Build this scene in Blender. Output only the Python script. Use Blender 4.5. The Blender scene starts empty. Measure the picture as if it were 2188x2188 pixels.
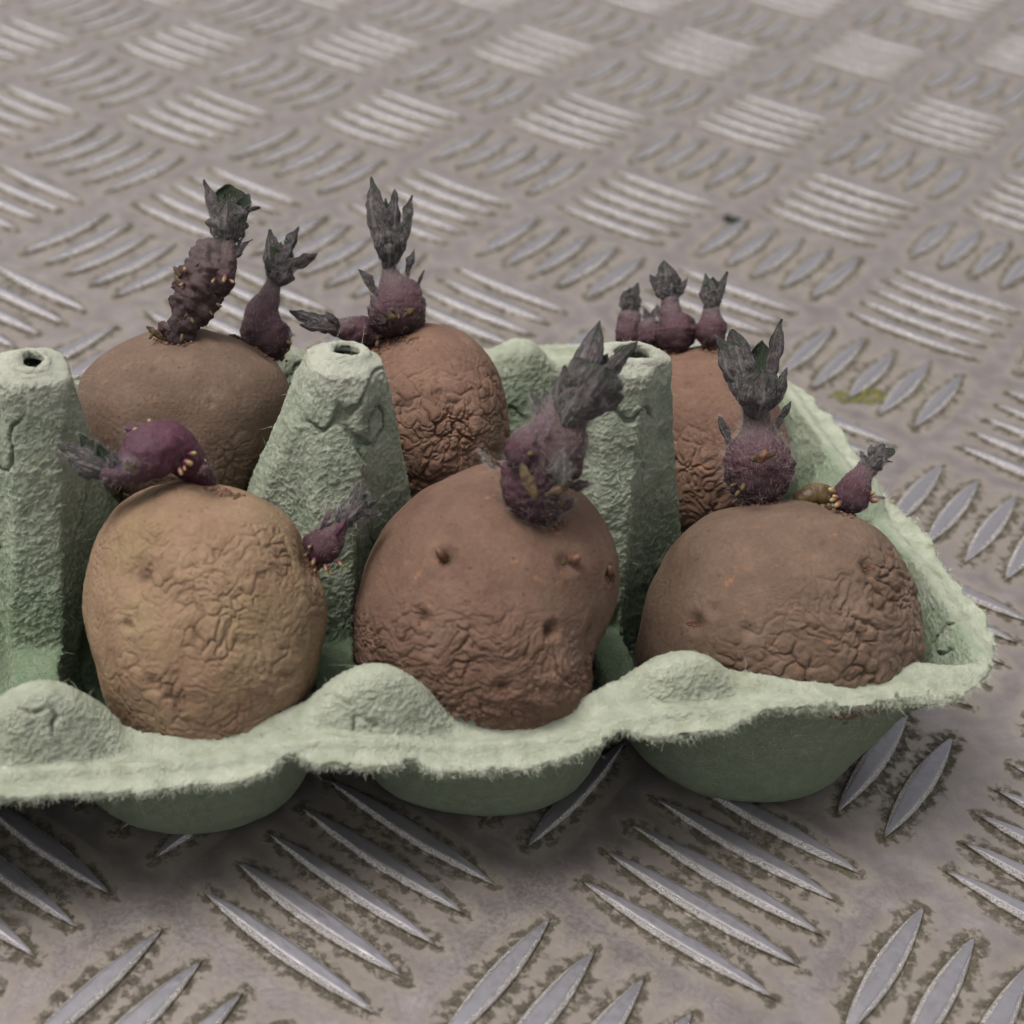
import bpy, math
import numpy as np
from mathutils import Vector, Matrix
from mathutils.bvhtree import BVHTree

rad = math.radians
S = bpy.context.scene
COL = S.collection
rng = np.random.default_rng(11)

# ------------------------------------------------------------------ camera (all geometry below is worked out in mm)
F_PX, CX, CY = 3402.0, 394.0, 1054.0            # focal length and principal point in photograph pixels (2188 wide)
CAM = np.array([-79.49, -177.11, 200.83])
CR = np.array([0.99291226, -0.11094639, 0.04261615])   # right
CU = np.array([0.03137983, 0.59057313, 0.80637379])    # up
CB = np.array([-0.11463221, -0.79932114, 0.58986878])  # backwards
cd = bpy.data.cameras.new('camera')
cam = bpy.data.objects.new('camera', cd)
COL.objects.link(cam)
cam.matrix_world = Matrix(((CR[0], CU[0], CB[0], CAM[0] * .001), (CR[1], CU[1], CB[1], CAM[1] * .001),
                           (CR[2], CU[2], CB[2], CAM[2] * .001), (0, 0, 0, 1)))
cd.sensor_width = 36
cd.lens = F_PX / 2188 * 36
cd.shift_x = .5 - CX / 2188
cd.shift_y = CY / 2188 - .5
cd.clip_start, cd.clip_end = .01, 50
cd.dof.use_dof = True
cd.dof.focus_distance = .272
cd.dof.aperture_fstop = 18
S.camera = cam

# ------------------------------------------------------------------ overcast daylight
SUN_EL, SUN_AZ = 66, 276         # high, to the left of the carton, wrapped in thin cloud
w = bpy.data.worlds.new('World')
S.world = w
w.use_nodes = True
nt = w.node_tree
nt.nodes.clear()
sky = nt.nodes.new('ShaderNodeTexSky')
sky.sky_type = 'NISHITA'
sky.sun_disc = False
sky.sun_elevation = rad(SUN_EL)
sky.sun_rotation = rad(SUN_AZ)
sky.air_density, sky.dust_density, sky.ozone_density = 1.0, 4.0, 1.0
hs = nt.nodes.new('ShaderNodeHueSaturation')
hs.inputs['Saturation'].default_value = .12       # an overcast sky is nearly grey
bg = nt.nodes.new('ShaderNodeBackground')
bg.inputs['Strength'].default_value = .082
ow = nt.nodes.new('ShaderNodeOutputWorld')
nt.links.new(sky.outputs[0], hs.inputs['Color'])
nt.links.new(hs.outputs[0], bg.inputs['Color'])
nt.links.new(bg.outputs[0], ow.inputs['Surface'])
sl = bpy.data.lights.new('sun', 'SUN')
sl.energy = 1.45
sl.angle = rad(26)
sl.color = (1, .955, .93)
sun = bpy.data.objects.new('sun', sl)
COL.objects.link(sun)
_d = Vector((math.sin(rad(SUN_AZ)) * math.cos(rad(SUN_EL)), math.cos(rad(SUN_AZ)) * math.cos(rad(SUN_EL)), math.sin(rad(SUN_EL))))
sun.rotation_euler = _d.to_track_quat('Z', 'Y').to_euler()
S.view_settings.view_transform = 'Standard'
S.view_settings.look = 'None'
S.view_settings.gamma = 1
S.view_settings.exposure = 1.08

# ------------------------------------------------------------------ projection helpers; pixels are those of the photo seen at 1932 wide
D_ = 2188 / 1932


def depth_of(p):
    return -(np.asarray(p) - CAM) @ CB


def unproj(px, py, depth):
    px, py = np.asarray(px, float), np.asarray(py, float)
    a = (px * D_ - CX) / F_PX
    b = -(py * D_ - CY) / F_PX
    d = a[..., None] * CR + b[..., None] * CU - CB
    return CAM + d * np.asarray(depth)[..., None] if np.ndim(depth) else CAM + d * depth


def proj(P):
    q = P - CAM
    z = -(q @ CB)
    return (CX + F_PX * (q @ CR) / z) / D_, (CY - F_PX * (q @ CU) / z) / D_, z


def ray_dir(px, py):
    d = (px * D_ - CX) / F_PX * CR - (py * D_ - CY) / F_PX * CU - CB
    return d / np.linalg.norm(d)


# ------------------------------------------------------------------ noise
_p = np.random.default_rng(3).permutation(256)
PERM = np.concatenate([_p, _p, _p])
G3 = np.random.default_rng(4).normal(size=(256, 3))
G3 /= np.linalg.norm(G3, axis=1)[:, None]
J3 = np.random.default_rng(5).random((256, 3))


def _h(i, j, k):
    return PERM[PERM[PERM[i & 255] + (j & 255)] + (k & 255)]


def perlin(P):
    P = np.asarray(P, float)
    I = np.floor(P).astype(np.int64)
    f = P - I
    u = f * f * f * (f * (f * 6 - 15) + 10)
    out = np.zeros(len(P))
    for dx in (0, 1):
        for dy in (0, 1):
            for dz in (0, 1):
                g = G3[_h(I[:, 0] + dx, I[:, 1] + dy, I[:, 2] + dz)]
                n = (g * (f - (dx, dy, dz))).sum(1)
                out += n * (u[:, 0] if dx else 1 - u[:, 0]) * (u[:, 1] if dy else 1 - u[:, 1]) * (u[:, 2] if dz else 1 - u[:, 2])
    return out * 1.6


def fbm(P, octv=4, gain=.5):
    s, a, q = 0, 1, np.array(P, float)
    for o in range(octv):
        s = s + a * perlin(q)
        a *= gain
        q = q * 2.03 + 17.3
    return s


def vnoise(P):
    return np.stack([perlin(P), perlin(P + 31.7), perlin(P + 67.1)], 1)


def worley(P):
    I = np.floor(P).astype(np.int64)
    f = P - I
    F1 = np.full(len(P), 9.)
    F2 = F1.copy()
    for dx in (-1, 0, 1):
        for dy in (-1, 0, 1):
            for dz in (-1, 0, 1):
                c = J3[_h(I[:, 0] + dx, I[:, 1] + dy, I[:, 2] + dz)] + (dx, dy, dz)
                d = np.sqrt(((f - c) ** 2).sum(1))
                F2 = np.where(d < F1, F1, np.minimum(F2, d))
                F1 = np.minimum(F1, d)
    return F1, F2


def sstep(a, b, x):
    t = np.clip((x - a) / (b - a), 0, 1)
    return t * t * (3 - 2 * t)


def nrm(v):
    v = np.asarray(v, float)
    return v / max(np.linalg.norm(v), 1e-9)


# ------------------------------------------------------------------ mesh helpers
def mesh_obj(name, V, Fc, mat, parent=None, attrs=None, smooth=True, origin=None):
    """V in mm world coordinates; F (n,3) or (n,4) or list of arrays."""
    V = np.asarray(V, float)
    o_ = np.zeros(3) if origin is None else np.asarray(origin, float)
    me = bpy.data.meshes.new(name)
    Fl = Fc if isinstance(Fc, list) else [Fc]
    Fl = [np.asarray(f) for f in Fl if len(f)]
    me.vertices.add(len(V))
    me.vertices.foreach_set('co', ((V - o_) * .001).astype(np.float32).ravel())
    loops = np.concatenate([f.ravel() for f in Fl])
    tot = np.concatenate([np.full(len(f), f.shape[1]) for f in Fl])
    me.loops.add(len(loops))
    me.loops.foreach_set('vertex_index', loops.astype(np.int32))
    me.polygons.add(len(tot))
    me.polygons.foreach_set('loop_start', np.concatenate([[0], np.cumsum(tot)[:-1]]).astype(np.int32))
    me.polygons.foreach_set('loop_total', tot.astype(np.int32))
    me.update(calc_edges=True)
    me.validate()
    if smooth:
        me.polygons.foreach_set('use_smooth', np.ones(len(me.polygons), bool))
    for k, a in (attrs or {}).items():
        at = me.attributes.new(k, 'FLOAT', 'POINT')
        at.data.foreach_set('value', np.asarray(a, np.float32))
    if mat:
        me.materials.append(mat)
    ob = bpy.data.objects.new(name, me)
    COL.objects.link(ob)
    if parent is not None:
        ob.parent = parent
        pw = world_of(parent)
        ob.location = Vector(o_ * .001) - pw
    else:
        ob.location = o_ * .001
    return ob


def world_of(o):
    v = Vector((0, 0, 0))
    while o is not None:
        v = v + o.location
        o = o.parent
    return v


def empty(name, loc):
    o = bpy.data.objects.new(name, None)
    o.empty_display_size = .01
    COL.objects.link(o)
    o.location = np.asarray(loc) * .001
    return o


def tag(o, label=None, cat=None, group=None, kind=None):
    for k, v in (('label', label), ('category', cat), ('group', group), ('kind', kind)):
        if v:
            o[k] = v
    return o


def grid_faces(n, m, close=False):
    a = np.arange(n * m).reshape(n, m)
    if close:
        a = np.concatenate([a, a[:, :1]], 1)
    return np.stack([a[:-1, :-1].ravel(), a[1:, :-1].ravel(), a[1:, 1:].ravel(), a[:-1, 1:].ravel()], 1)


def normals_of(V, Fc):
    N = np.zeros_like(V)
    for f in (Fc if isinstance(Fc, list) else [Fc]):
        n = np.cross(V[f[:, 1]] - V[f[:, 0]], V[f[:, 2]] - V[f[:, 0]])
        if f.shape[1] == 4:
            n = n + np.cross(V[f[:, 2]] - V[f[:, 0]], V[f[:, 3]] - V[f[:, 0]])
        for k in range(f.shape[1]):
            np.add.at(N, f[:, k], n)
    return N / np.maximum(np.linalg.norm(N, axis=1), 1e-12)[:, None]


# ------------------------------------------------------------------ materials
class MT:
    """small node-tree writer"""
    def __init__(s, name):
        s.m = bpy.data.materials.new(name)
        s.m.use_nodes = True
        s.t = s.m.node_tree
        s.t.nodes.clear()
        s.out = s.t.nodes.new('ShaderNodeOutputMaterial')
        s.bsdf = s.t.nodes.new('ShaderNodeBsdfPrincipled')
        s.t.links.new(s.bsdf.outputs[0], s.out.inputs[0])
        tc = s.t.nodes.new('ShaderNodeTexCoord')
        mp = s.t.nodes.new('ShaderNodeMapping')
        mp.inputs['Scale'].default_value = (1000, 1000, 1000)
        s.t.links.new(tc.outputs['Object'], mp.inputs[0])
        s.mm = mp.outputs[0]

    def put(s, sock, v):
        if isinstance(v, bpy.types.NodeSocket):
            s.t.links.new(v, sock)
        elif v is not None:
            sock.default_value = (*v, 1) if isinstance(v, tuple) and len(v) == 3 and sock.type == 'RGBA' else v

    def set(s, **k):
        for n, v in k.items():
            s.put(s.bsdf.inputs[n.replace('_', ' ')], v)

    def noise(s, scale, det=4, rough=.5, vec=None, dist=0, out=0):
        n = s.t.nodes.new('ShaderNodeTexNoise')
        n.inputs['Scale'].default_value = scale
        n.inputs['Detail'].default_value = det
        n.inputs['Roughness'].default_value = rough
        n.inputs['Distortion'].default_value = dist
        s.put(n.inputs['Vector'], vec or s.mm)
        return n.outputs[out]

    def voro(s, scale, feat='F1', vec=None, rnd=1):
        n = s.t.nodes.new('ShaderNodeTexVoronoi')
        n.feature = feat
        n.inputs['Scale'].default_value = scale
        n.inputs['Randomness'].default_value = rnd
        s.put(n.inputs['Vector'], vec or s.mm)
        return n.outputs['Distance']

    def math(s, op, a, b=None, c=None, clamp=False):
        n = s.t.nodes.new('ShaderNodeMath')
        n.operation = op
        n.use_clamp = clamp
        for i, v in enumerate((a, b, c)):
            if v is not None:
                s.put(n.inputs[i], v)
        return n.outputs[0]

    def ramp(s, fac, stops, interp='LINEAR'):
        n = s.t.nodes.new('ShaderNodeValToRGB')
        n.color_ramp.interpolation = interp
        e = n.color_ramp.elements
        while len(e) < len(stops):
            e.new(.5)
        for el, (p, c) in zip(e, stops):
            el.position = p
            el.color = (*c, 1) if isinstance(c, tuple) else (c, c, c, 1)
        s.put(n.inputs[0], fac)
        return n.outputs[0]

    def rng(s, v, a, b, c=0., d=1., smooth=True):
        n = s.t.nodes.new('ShaderNodeMapRange')
        n.interpolation_type = 'SMOOTHSTEP' if smooth else 'LINEAR'
        for i, x in enumerate((v, a, b, c, d)):
            s.put(n.inputs[i], x)
        return n.outputs[0]

    def mix(s, f, a, b, mode='MIX'):
        n = s.t.nodes.new('ShaderNodeMix')
        n.data_type = 'RGBA'
        n.blend_type = mode
        s.put(n.inputs[0], f)
        s.put(n.inputs[6], a)
        s.put(n.inputs[7], b)
        return n.outputs[2]

    def attr(s, name):
        n = s.t.nodes.new('ShaderNodeAttribute')
        n.attribute_name = name
        return n.outputs['Fac']

    def sep(s, v):
        n = s.t.nodes.new('ShaderNodeSeparateXYZ')
        s.put(n.inputs[0], v)
        return n.outputs

    def mapv(s, scale=(1, 1, 1), rot=(0, 0, 0), vec=None):
        n = s.t.nodes.new('ShaderNodeMapping')
        n.inputs['Scale'].default_value = scale
        n.inputs['Rotation'].default_value = rot
        s.put(n.inputs[0], vec or s.mm)
        return n.outputs[0]

    def bump(s, h, dist, strength=1., prev=None):
        n = s.t.nodes.new('ShaderNodeBump')
        n.inputs['Distance'].default_value = dist * .001
        n.inputs['Strength'].default_value = strength
        s.put(n.inputs['Height'], h)
        if prev is not None:
            s.put(n.inputs['Normal'], prev)
        s.put(s.bsdf.inputs['Normal'], n.outputs[0])
        return n.outputs[0]


# ------------------------------------------------------------------ the five-bar tread plate
PITCH = 43.6
A0 = rad(47.3)
UX = np.array([math.cos(A0), -math.sin(A0)])     # plate axes in world xy
VX = np.array([math.sin(A0), math.cos(A0)])
ORG = np.array([0.178, 0.644])                   # world origin in plate units
BAR_A, BAR_W, BAR_H, BAR_S = .392 * PITCH, 2.35, 1.25, .19 * PITCH


def plate_material():
    M = MT('weathered_aluminium')
    n = M.t.nodes.new('ShaderNodeVectorRotate')
    n.rotation_type = 'Z_AXIS'
    n.inputs['Angle'].default_value = A0
    M.put(n.inputs['Vector'], M.mm)
    x, y, z = M.sep(n.outputs[0])
    # wobble the coordinates a little so that the dirt edge is ragged
    wob = M.math('MULTIPLY', M.math('SUBTRACT', M.noise(1.1, 3), .5), 1.6)
    u = M.math('ADD', x, ORG[0] * PITCH)
    v = M.math('ADD', y, ORG[1] * PITCH)
    cu = M.math('FLOOR', M.math('ADD', M.math('DIVIDE', u, PITCH), .5))
    cv = M.math('FLOOR', M.math('ADD', M.math('DIVIDE', v, PITCH), .5))
    lu = M.math('SUBTRACT', u, M.math('MULTIPLY', cu, PITCH))
    lv = M.math('SUBTRACT', v, M.math('MULTIPLY', cv, PITCH))
    par = M.math('FLOORED_MODULO', M.math('ADD', cu, cv), 2)
    ipar = M.math('SUBTRACT', 1, par)
    al = M.math('ADD', M.math('MULTIPLY', lu, ipar), M.math('MULTIPLY', lv, par))
    ac = M.math('ADD', M.math('MULTIPLY', lv, ipar), M.math('MULTIPLY', lu, par))
    k = M.math('MINIMUM', M.math('MAXIMUM', M.math('ROUND', M.math('DIVIDE', ac, BAR_S)), -2.), 2.)
    b = M.math('ABSOLUTE', M.math('SUBTRACT', ac, M.math('MULTIPLY', k, BAR_S)))
    t = M.math('DIVIDE', al, BAR_A)
    d = M.math('ADD', b, M.math('MULTIPLY', M.math('SUBTRACT', M.math('MULTIPLY', t, t), 1), BAR_W))
    over = M.math('MAXIMUM', M.math('SUBTRACT', M.math('ABSOLUTE', al), BAR_A), 0)
    d = M.math('ADD', d, over)
    d = M.math('ADD', d, wob)
    big = M.noise(.035, 3)
    fine = M.noise(11, 6, .9)
    mid = M.noise(.55, 5, .7)
    # dirt: certain at the foot of a bar, thinning out over two or three millimetres, broken up by grain
    foot = M.rng(d, -.5, M.rng(M.noise(.12, 4, .7), .3, .7, 1.6, 6.0), 1, 0)
    dens = M.math('MULTIPLY', foot, M.rng(mid, .35, .62, .30, 1.02))
    dens = M.math('ADD', dens, M.math('MULTIPLY', M.rng(big, .45, .7), .16))
    grain = M.math('ADD', M.math('MULTIPLY', fine, 2.1), M.math('MULTIPLY', mid, .7))
    dirt = M.rng(M.math('ADD', dens, M.math('SUBTRACT', grain, 1.4)), .40, .86)
    spk = M.rng(M.noise(2.3, 5, .8), .64, .72)
    dirt = M.math('MAXIMUM', dirt, M.math('MULTIPLY', spk, M.rng(M.noise(.09, 3), .4, .62)))
    film = M.math('MULTIPLY', M.rng(d, -.5, 5.5, 1, 0), .9)
    top = M.rng(z, .25, .8)                         # millimetres above the sheet: dirt stays off the bars
    geo = M.t.nodes.new('ShaderNodeNewGeometry')
    nz = M.sep(geo.outputs['True Normal'])[2]
    crest = M.math('MULTIPLY', M.rng(nz, .80, .95), top)
    dirt = M.math('MULTIPLY', dirt, M.math('SUBTRACT', 1, M.math('MULTIPLY', top, .93)))
    film = M.math('MULTIPLY', film, M.math('SUBTRACT', 1, top))
    metal = M.ramp(M.noise(.16, 5, .6), [(.3, (.215, .182, .170)), (.5, (.270, .233, .222)), (.72, (.345, .303, .293))])
    metal = M.mix(M.math('MULTIPLY', M.rng(M.noise(2.6, 6, .85), .50, .66), .6), metal, (.215, .185, .168))
    metal = M.mix(M.math('MULTIPLY', M.rng(M.noise(3.3, 5, .85), .60, .70), .5), metal, (.70, .64, .63))
    metal = M.mix(film, metal, (.215, .185, .145))
    metal = M.mix(M.math('MULTIPLY', crest, .9), metal, (.255, .245, .265))
    edge = M.math('MULTIPLY', M.rng(z, .22, .5), M.rng(nz, .88, .72))
    metal = M.mix(M.math('MULTIPLY', edge, M.rng(M.noise(3.0, 6, .85), .36, .52)), metal, (.80, .75, .72))  # bevels paler where worn, their bright highlight painted into the colour
    dcol = M.ramp(M.noise(1.4, 4, .7), [(.3, (.032, .025, .016)), (.5, (.075, .060, .038)), (.72, (.16, .138, .098))])
    moss = M.rng(M.noise(.05, 3, .6), .56, .70)
    dcol = M.mix(M.math('MULTIPLY', moss, .55), dcol, (.10, .105, .035))
    colr = M.mix(dirt, metal, dcol)
    scr = M.noise(1, 3, .6, vec=M.mapv((.25, 7, 1), (0, 0, rad(12))))
    rough = M.rng(M.noise(1.2, 5, .7), .3, .7, .32, .56)
    rough = M.math('ADD', rough, M.math('MULTIPLY', M.math('SUBTRACT', scr, .5), .14))
    rough = M.math('MULTIPLY', rough, M.math('SUBTRACT', 1, M.math('MULTIPLY', edge, .5)))
    rough = M.math('ADD', M.math('MULTIPLY', rough, M.math('SUBTRACT', 1, dirt)), M.math('MULTIPLY', dirt, .95))
    met = M.math('MULTIPLY', M.math('SUBTRACT', 1, dirt), M.math('SUBTRACT', .74, M.math('MULTIPLY', film, .5)))
    M.set(Base_Color=colr, Roughness=rough, Metallic=met)
    b1 = M.bump(M.noise(3.2, 6, .75), .10, .55)
    b2 = M.bump(M.math('MULTIPLY', dirt, M.noise(6, 3, .8)), .30, .8, b1)
    side = M.math('MULTIPLY', M.rng(z, .12, .4), M.math('SUBTRACT', 1, crest))
    M.bump(M.math('MULTIPLY', M.noise(2.6, 5, .85), side), .5, 1., b2)
    return M.m


def build_plate():
    V, Fs, base = [], [], 0
    H = 2600
    # one sheet under everything
    V.append(np.array([[-H, -H, 0], [H, -H, 0], [H, H, 0], [-H, H, 0]], float))
    Fs.append(np.array([[0, 1, 2, 3]]))
    base = 4
    tm = {}

    def template(nt_, ns):
        ns = {19: 17, 11: 11, 7: 7}[ns]
        if (nt_, ns) not in tm:
            t = np.sin(np.linspace(-1, 1, nt_) * math.pi / 2)
            s = np.linspace(-1, 1, ns)
            hs_ = np.array([0, .3, .55, .62, .70, .80, .92, .97, 1.]) if ns >= 17 else (np.array([0, .58, .66, .82, .97, 1.]) if ns >= 11 else np.array([0, .62, .8, 1.]))
            s = np.concatenate([-hs_[:0:-1], hs_])
            T, Sx = np.meshgrid(t, s, indexing='ij')
            wd = BAR_W * (1 - T * T)
            a = np.abs(Sx)
            prof = 1 - np.clip((a - .58) / .39, 0, 1) * .96 - .04 * a ** 2
            hh = BAR_H * (1 - np.abs(T) ** 5) ** .8
            tm[nt_, ns] = (T * BAR_A, wd * Sx, hh * prof - .02 * (a > .99), grid_faces(nt_, ns)[:, ::-1])
        return tm[nt_, ns]
    R = 22
    rb = np.random.default_rng(8)
    for i in range(-R, R + 1):
        for j in range(-R, R + 1):
            cxy = ((i - ORG[0]) * UX + (j - ORG[1]) * VX) * PITCH
            if cxy[1] < -260 or cxy[1] > 900 or abs(cxy[0] - 80) > 760:
                continue
            dd = np.hypot(cxy[0] - 20, cxy[1] + 10)
            res = (49, 19) if dd < 170 else ((25, 11) if dd < 400 else (11, 7))
            A, B, Z, f = template(*res)
            for k in range(-2, 3):
                la = 1 + rb.normal() * .012
                a0 = rb.normal() * .15
                wk = 1 + rb.normal() * .04
                if (i, j, k) == (0, 5, 0):
                    la = .88
                if (i + j) % 2 == 0:
                    lu, lv = A * la + a0, B * wk + k * BAR_S
                else:
                    lu, lv = B * wk + k * BAR_S, A * la + a0
                xy = cxy + lu[..., None] * UX + lv[..., None] * VX
                v = np.concatenate([xy, (Z * (1 + rb.normal() * .03))[..., None]], 2).reshape(-1, 3)
                if dd < 400:
                    v[:, 2] *= 1 + .07 * perlin(v * (.8, .8, 0))
                V.append(v)
                ff = f if (i + j) % 2 == 0 else f[:, ::-1]
                Fs.append(ff + base)
                base += len(v)
    o = mesh_obj('ground', np.concatenate(V), [np.concatenate(Fs)], plate_material())
    tag(o, 'grey weathered aluminium tread plate with raised bars in groups of five and brown dirt between them', None, None, 'structure')
    return o


build_plate()

# ------------------------------------------------------------------ egg carton
XM = np.array([-124.0, -74.5, -23.5, 25.5])            # cross walls, with a post on each
XC = np.array([-149.0, -99.0, -49.0, 1.0, 49.3])       # cup centres
YC = np.array([17.8, 67.5])
YM = 43.0
POST_H = np.array([66.5, 66.3, 66.4, 65.2])
PX = XM + np.array([0, .4, 1.2, 1.4])
X0, X1, Y0, Y1 = -186.0, 84.6, -14.0, 100.0
# height of the front lip along x, and its set-back
LIP_X = np.array([-186, -110, -80, -66, -56, -48, -43, -38, -31, -26, -20, -12, -5, 2, 8, 13, 20, 30, 40, 50, 58, 66, 74, 90.])
LIP_Z = np.array([27, 27, 25.6, 25.4, 25.8, 26.4, 27.6, 28.6, 29, 28.4, 27.4, 26.2, 26.4, 27, 28.2, 30.4, 31, 31.4, 31.8, 31.6, 31.5, 31.5, 30.5, 30])

WALL_R = np.array([0, 14, 17.2, 18.7, 19.8, 21.0, 22.0, 22.9, 23.8, 25.2, 26.6, 28, 60])
WALL_Z = np.array([1.7, 1.8, 2.3, 4.0, 8.0, 16.0, 25.0, 32.0, 40.0, 51.0, 63.0, 80.0, 400.])


def smin(a, b, k):
    h = np.clip(.5 + .5 * (b - a) / k, 0, 1)
    return b * (1 - h) + a * h - k * h * (1 - h)


def smax(a, b, k):
    return -smin(-a, -b, k)


def carton_height(x, y):
    q = np.stack([x, y, x * 0], 1)
    x = x + .9 * perlin(q * .07 + 3)
    y = y + .9 * perlin(q * .07 + 9)
    fl = np.interp(x, LIP_X, LIP_Z)
    # flange: falls slightly outwards, with a soft crease along its middle
    out = np.maximum(np.maximum(-y - 5, y - 91), np.maximum(x - 80, -x - 176))
    top = fl + 2.4 - .22 * np.clip(out, 0, 12) - .9 * np.exp(-((out - 2.2) / 1.6) ** 2) + 1.0 * np.exp(-((out - 5.4) / .9) ** 2)
    inner = sstep(-9, -2, out)
    top = top * inner + (1 - inner) * 18.5
    # humps of the rim between neighbouring cups
    for i, xm in enumerate(XM):
        for ym, hh in ((-3.6, 38.6), (89.5, 39.6)):
            dx = (x - xm) / (15.5 if ym < 0 else 15)
            dy = (y - ym)
            dy = np.where(dy * (1 if ym < 0 else -1) < 0, dy / 6.6, dy / 8.0)
            g = np.exp(-(np.abs(dx) ** 2.1 + np.abs(dy) ** 2.4))
            top = smax(top, 16 + (hh - 16) * g, 2.0)
    dx, dy = (x - 78) / 6.5, (y - YM) / 12
    top = smax(top, 16 + 20.5 * np.exp(-(np.abs(dx) ** 2.4 + np.abs(dy) ** 2.4)), 2)
    # end and middle walls, and the posts
    for i, xm in enumerate(XM):
        ddx, ddy = np.abs(x - PX[i]), np.abs(y - YM)
        rho = (ddx ** 2.9 + (ddy * 1.1) ** 2.9) ** (1 / 2.9)
        hx = POST_H[i]
        z = hx - .035 * np.minimum(rho, 7) ** 2.1 - np.maximum(rho - 6.2, 0) * (3.45, 3.95, 3.45, 3.5)[i]
        top = smax(top, z, 2.5)
    # cups carved out of it
    for ci, xc in enumerate(XC):
        for yc in YC:
            dx = x - xc
            if ci == 4:
                dx = dx - 6.4 * sstep(14, 29, dx)
            if ci == 0:
                dx = np.where(dx < 0, dx * 22 / 26, dx)
            dy = y - yc
            r = (np.abs(dx) ** 2.5 + np.abs(dy) ** 2.5) ** .4
            top = smin(top, np.interp(r, WALL_R, WALL_Z), 1.6)
    for i, xm in enumerate(PX):            # the moulding hole through each post tip
        hx_, hy_, ox, oy = ((2.1, 1.9, 0, 0), (1.7, 2.3, .3, -.2), (2.4, 2.0, .3, 0.2), (4.0, 2.0, .4, -.4))[i]
        r = np.sqrt(((x - xm - ox) / hx_) ** 2 + ((y - YM - oy) / hy_) ** 2)
        r = r * (1 + .16 * perlin(np.stack([x * .9, y * .9, x * 0 + i], 1)))
        top = top + .8 * np.exp(-((r - 1.35) / .3) ** 2)
    return top


def hole_r(x, y):
    out = np.full(len(x), 9.)
    for i, xm in enumerate(PX):
        hx_, hy_, ox, oy = ((2.1, 1.9, 0, 0), (1.8, 2.5, .3, -.2), (2.6, 2.3, .3, 0.2), (4.0, 2.2, .4, -.4))[i]
        r = np.sqrt(((x - xm - ox) / hx_) ** 2 + ((y - YM - oy) / hy_) ** 2)
        out = np.minimum(out, r * (1 + .16 * perlin(np.stack([x * .9, y * .9, x * 0 + i], 1))))
    return out


def carton_sdf(x, y):
    """signed distance to the outer edge, negative inside"""
    q = np.stack([x, y, x * 0], 1)
    rc = 24.
    y = y - 3.7 * sstep(5, 58, x) * (1 - sstep(0, 40, y))
    cx, cy = (X0 + X1) / 2, (Y0 + Y1) / 2
    dx, dy = np.abs(x - cx) - (X1 - X0) / 2 + rc, np.abs(y - cy) - (Y1 - Y0) / 2 + rc
    d = np.hypot(np.maximum(dx, 0), np.maximum(dy, 0)) + np.minimum(np.maximum(dx, dy), 0) - rc
    wave = .9 * perlin(q * .09 + 4) + .5 * perlin(q * .33) + .22 * perlin(q * 1.1)
    # the edge steps in and out a little between the cups
    sc = np.zeros_like(x)
    for xm, s_, w_ in ((-38, 2.2, 3.2), (-18.5, 1.5, 2.0), (12, 1.8, 4.0)):
        sc = sc + s_ * np.exp(-((x - xm) / w_) ** 2) * (y < 10)
    return d + wave + sc


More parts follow.
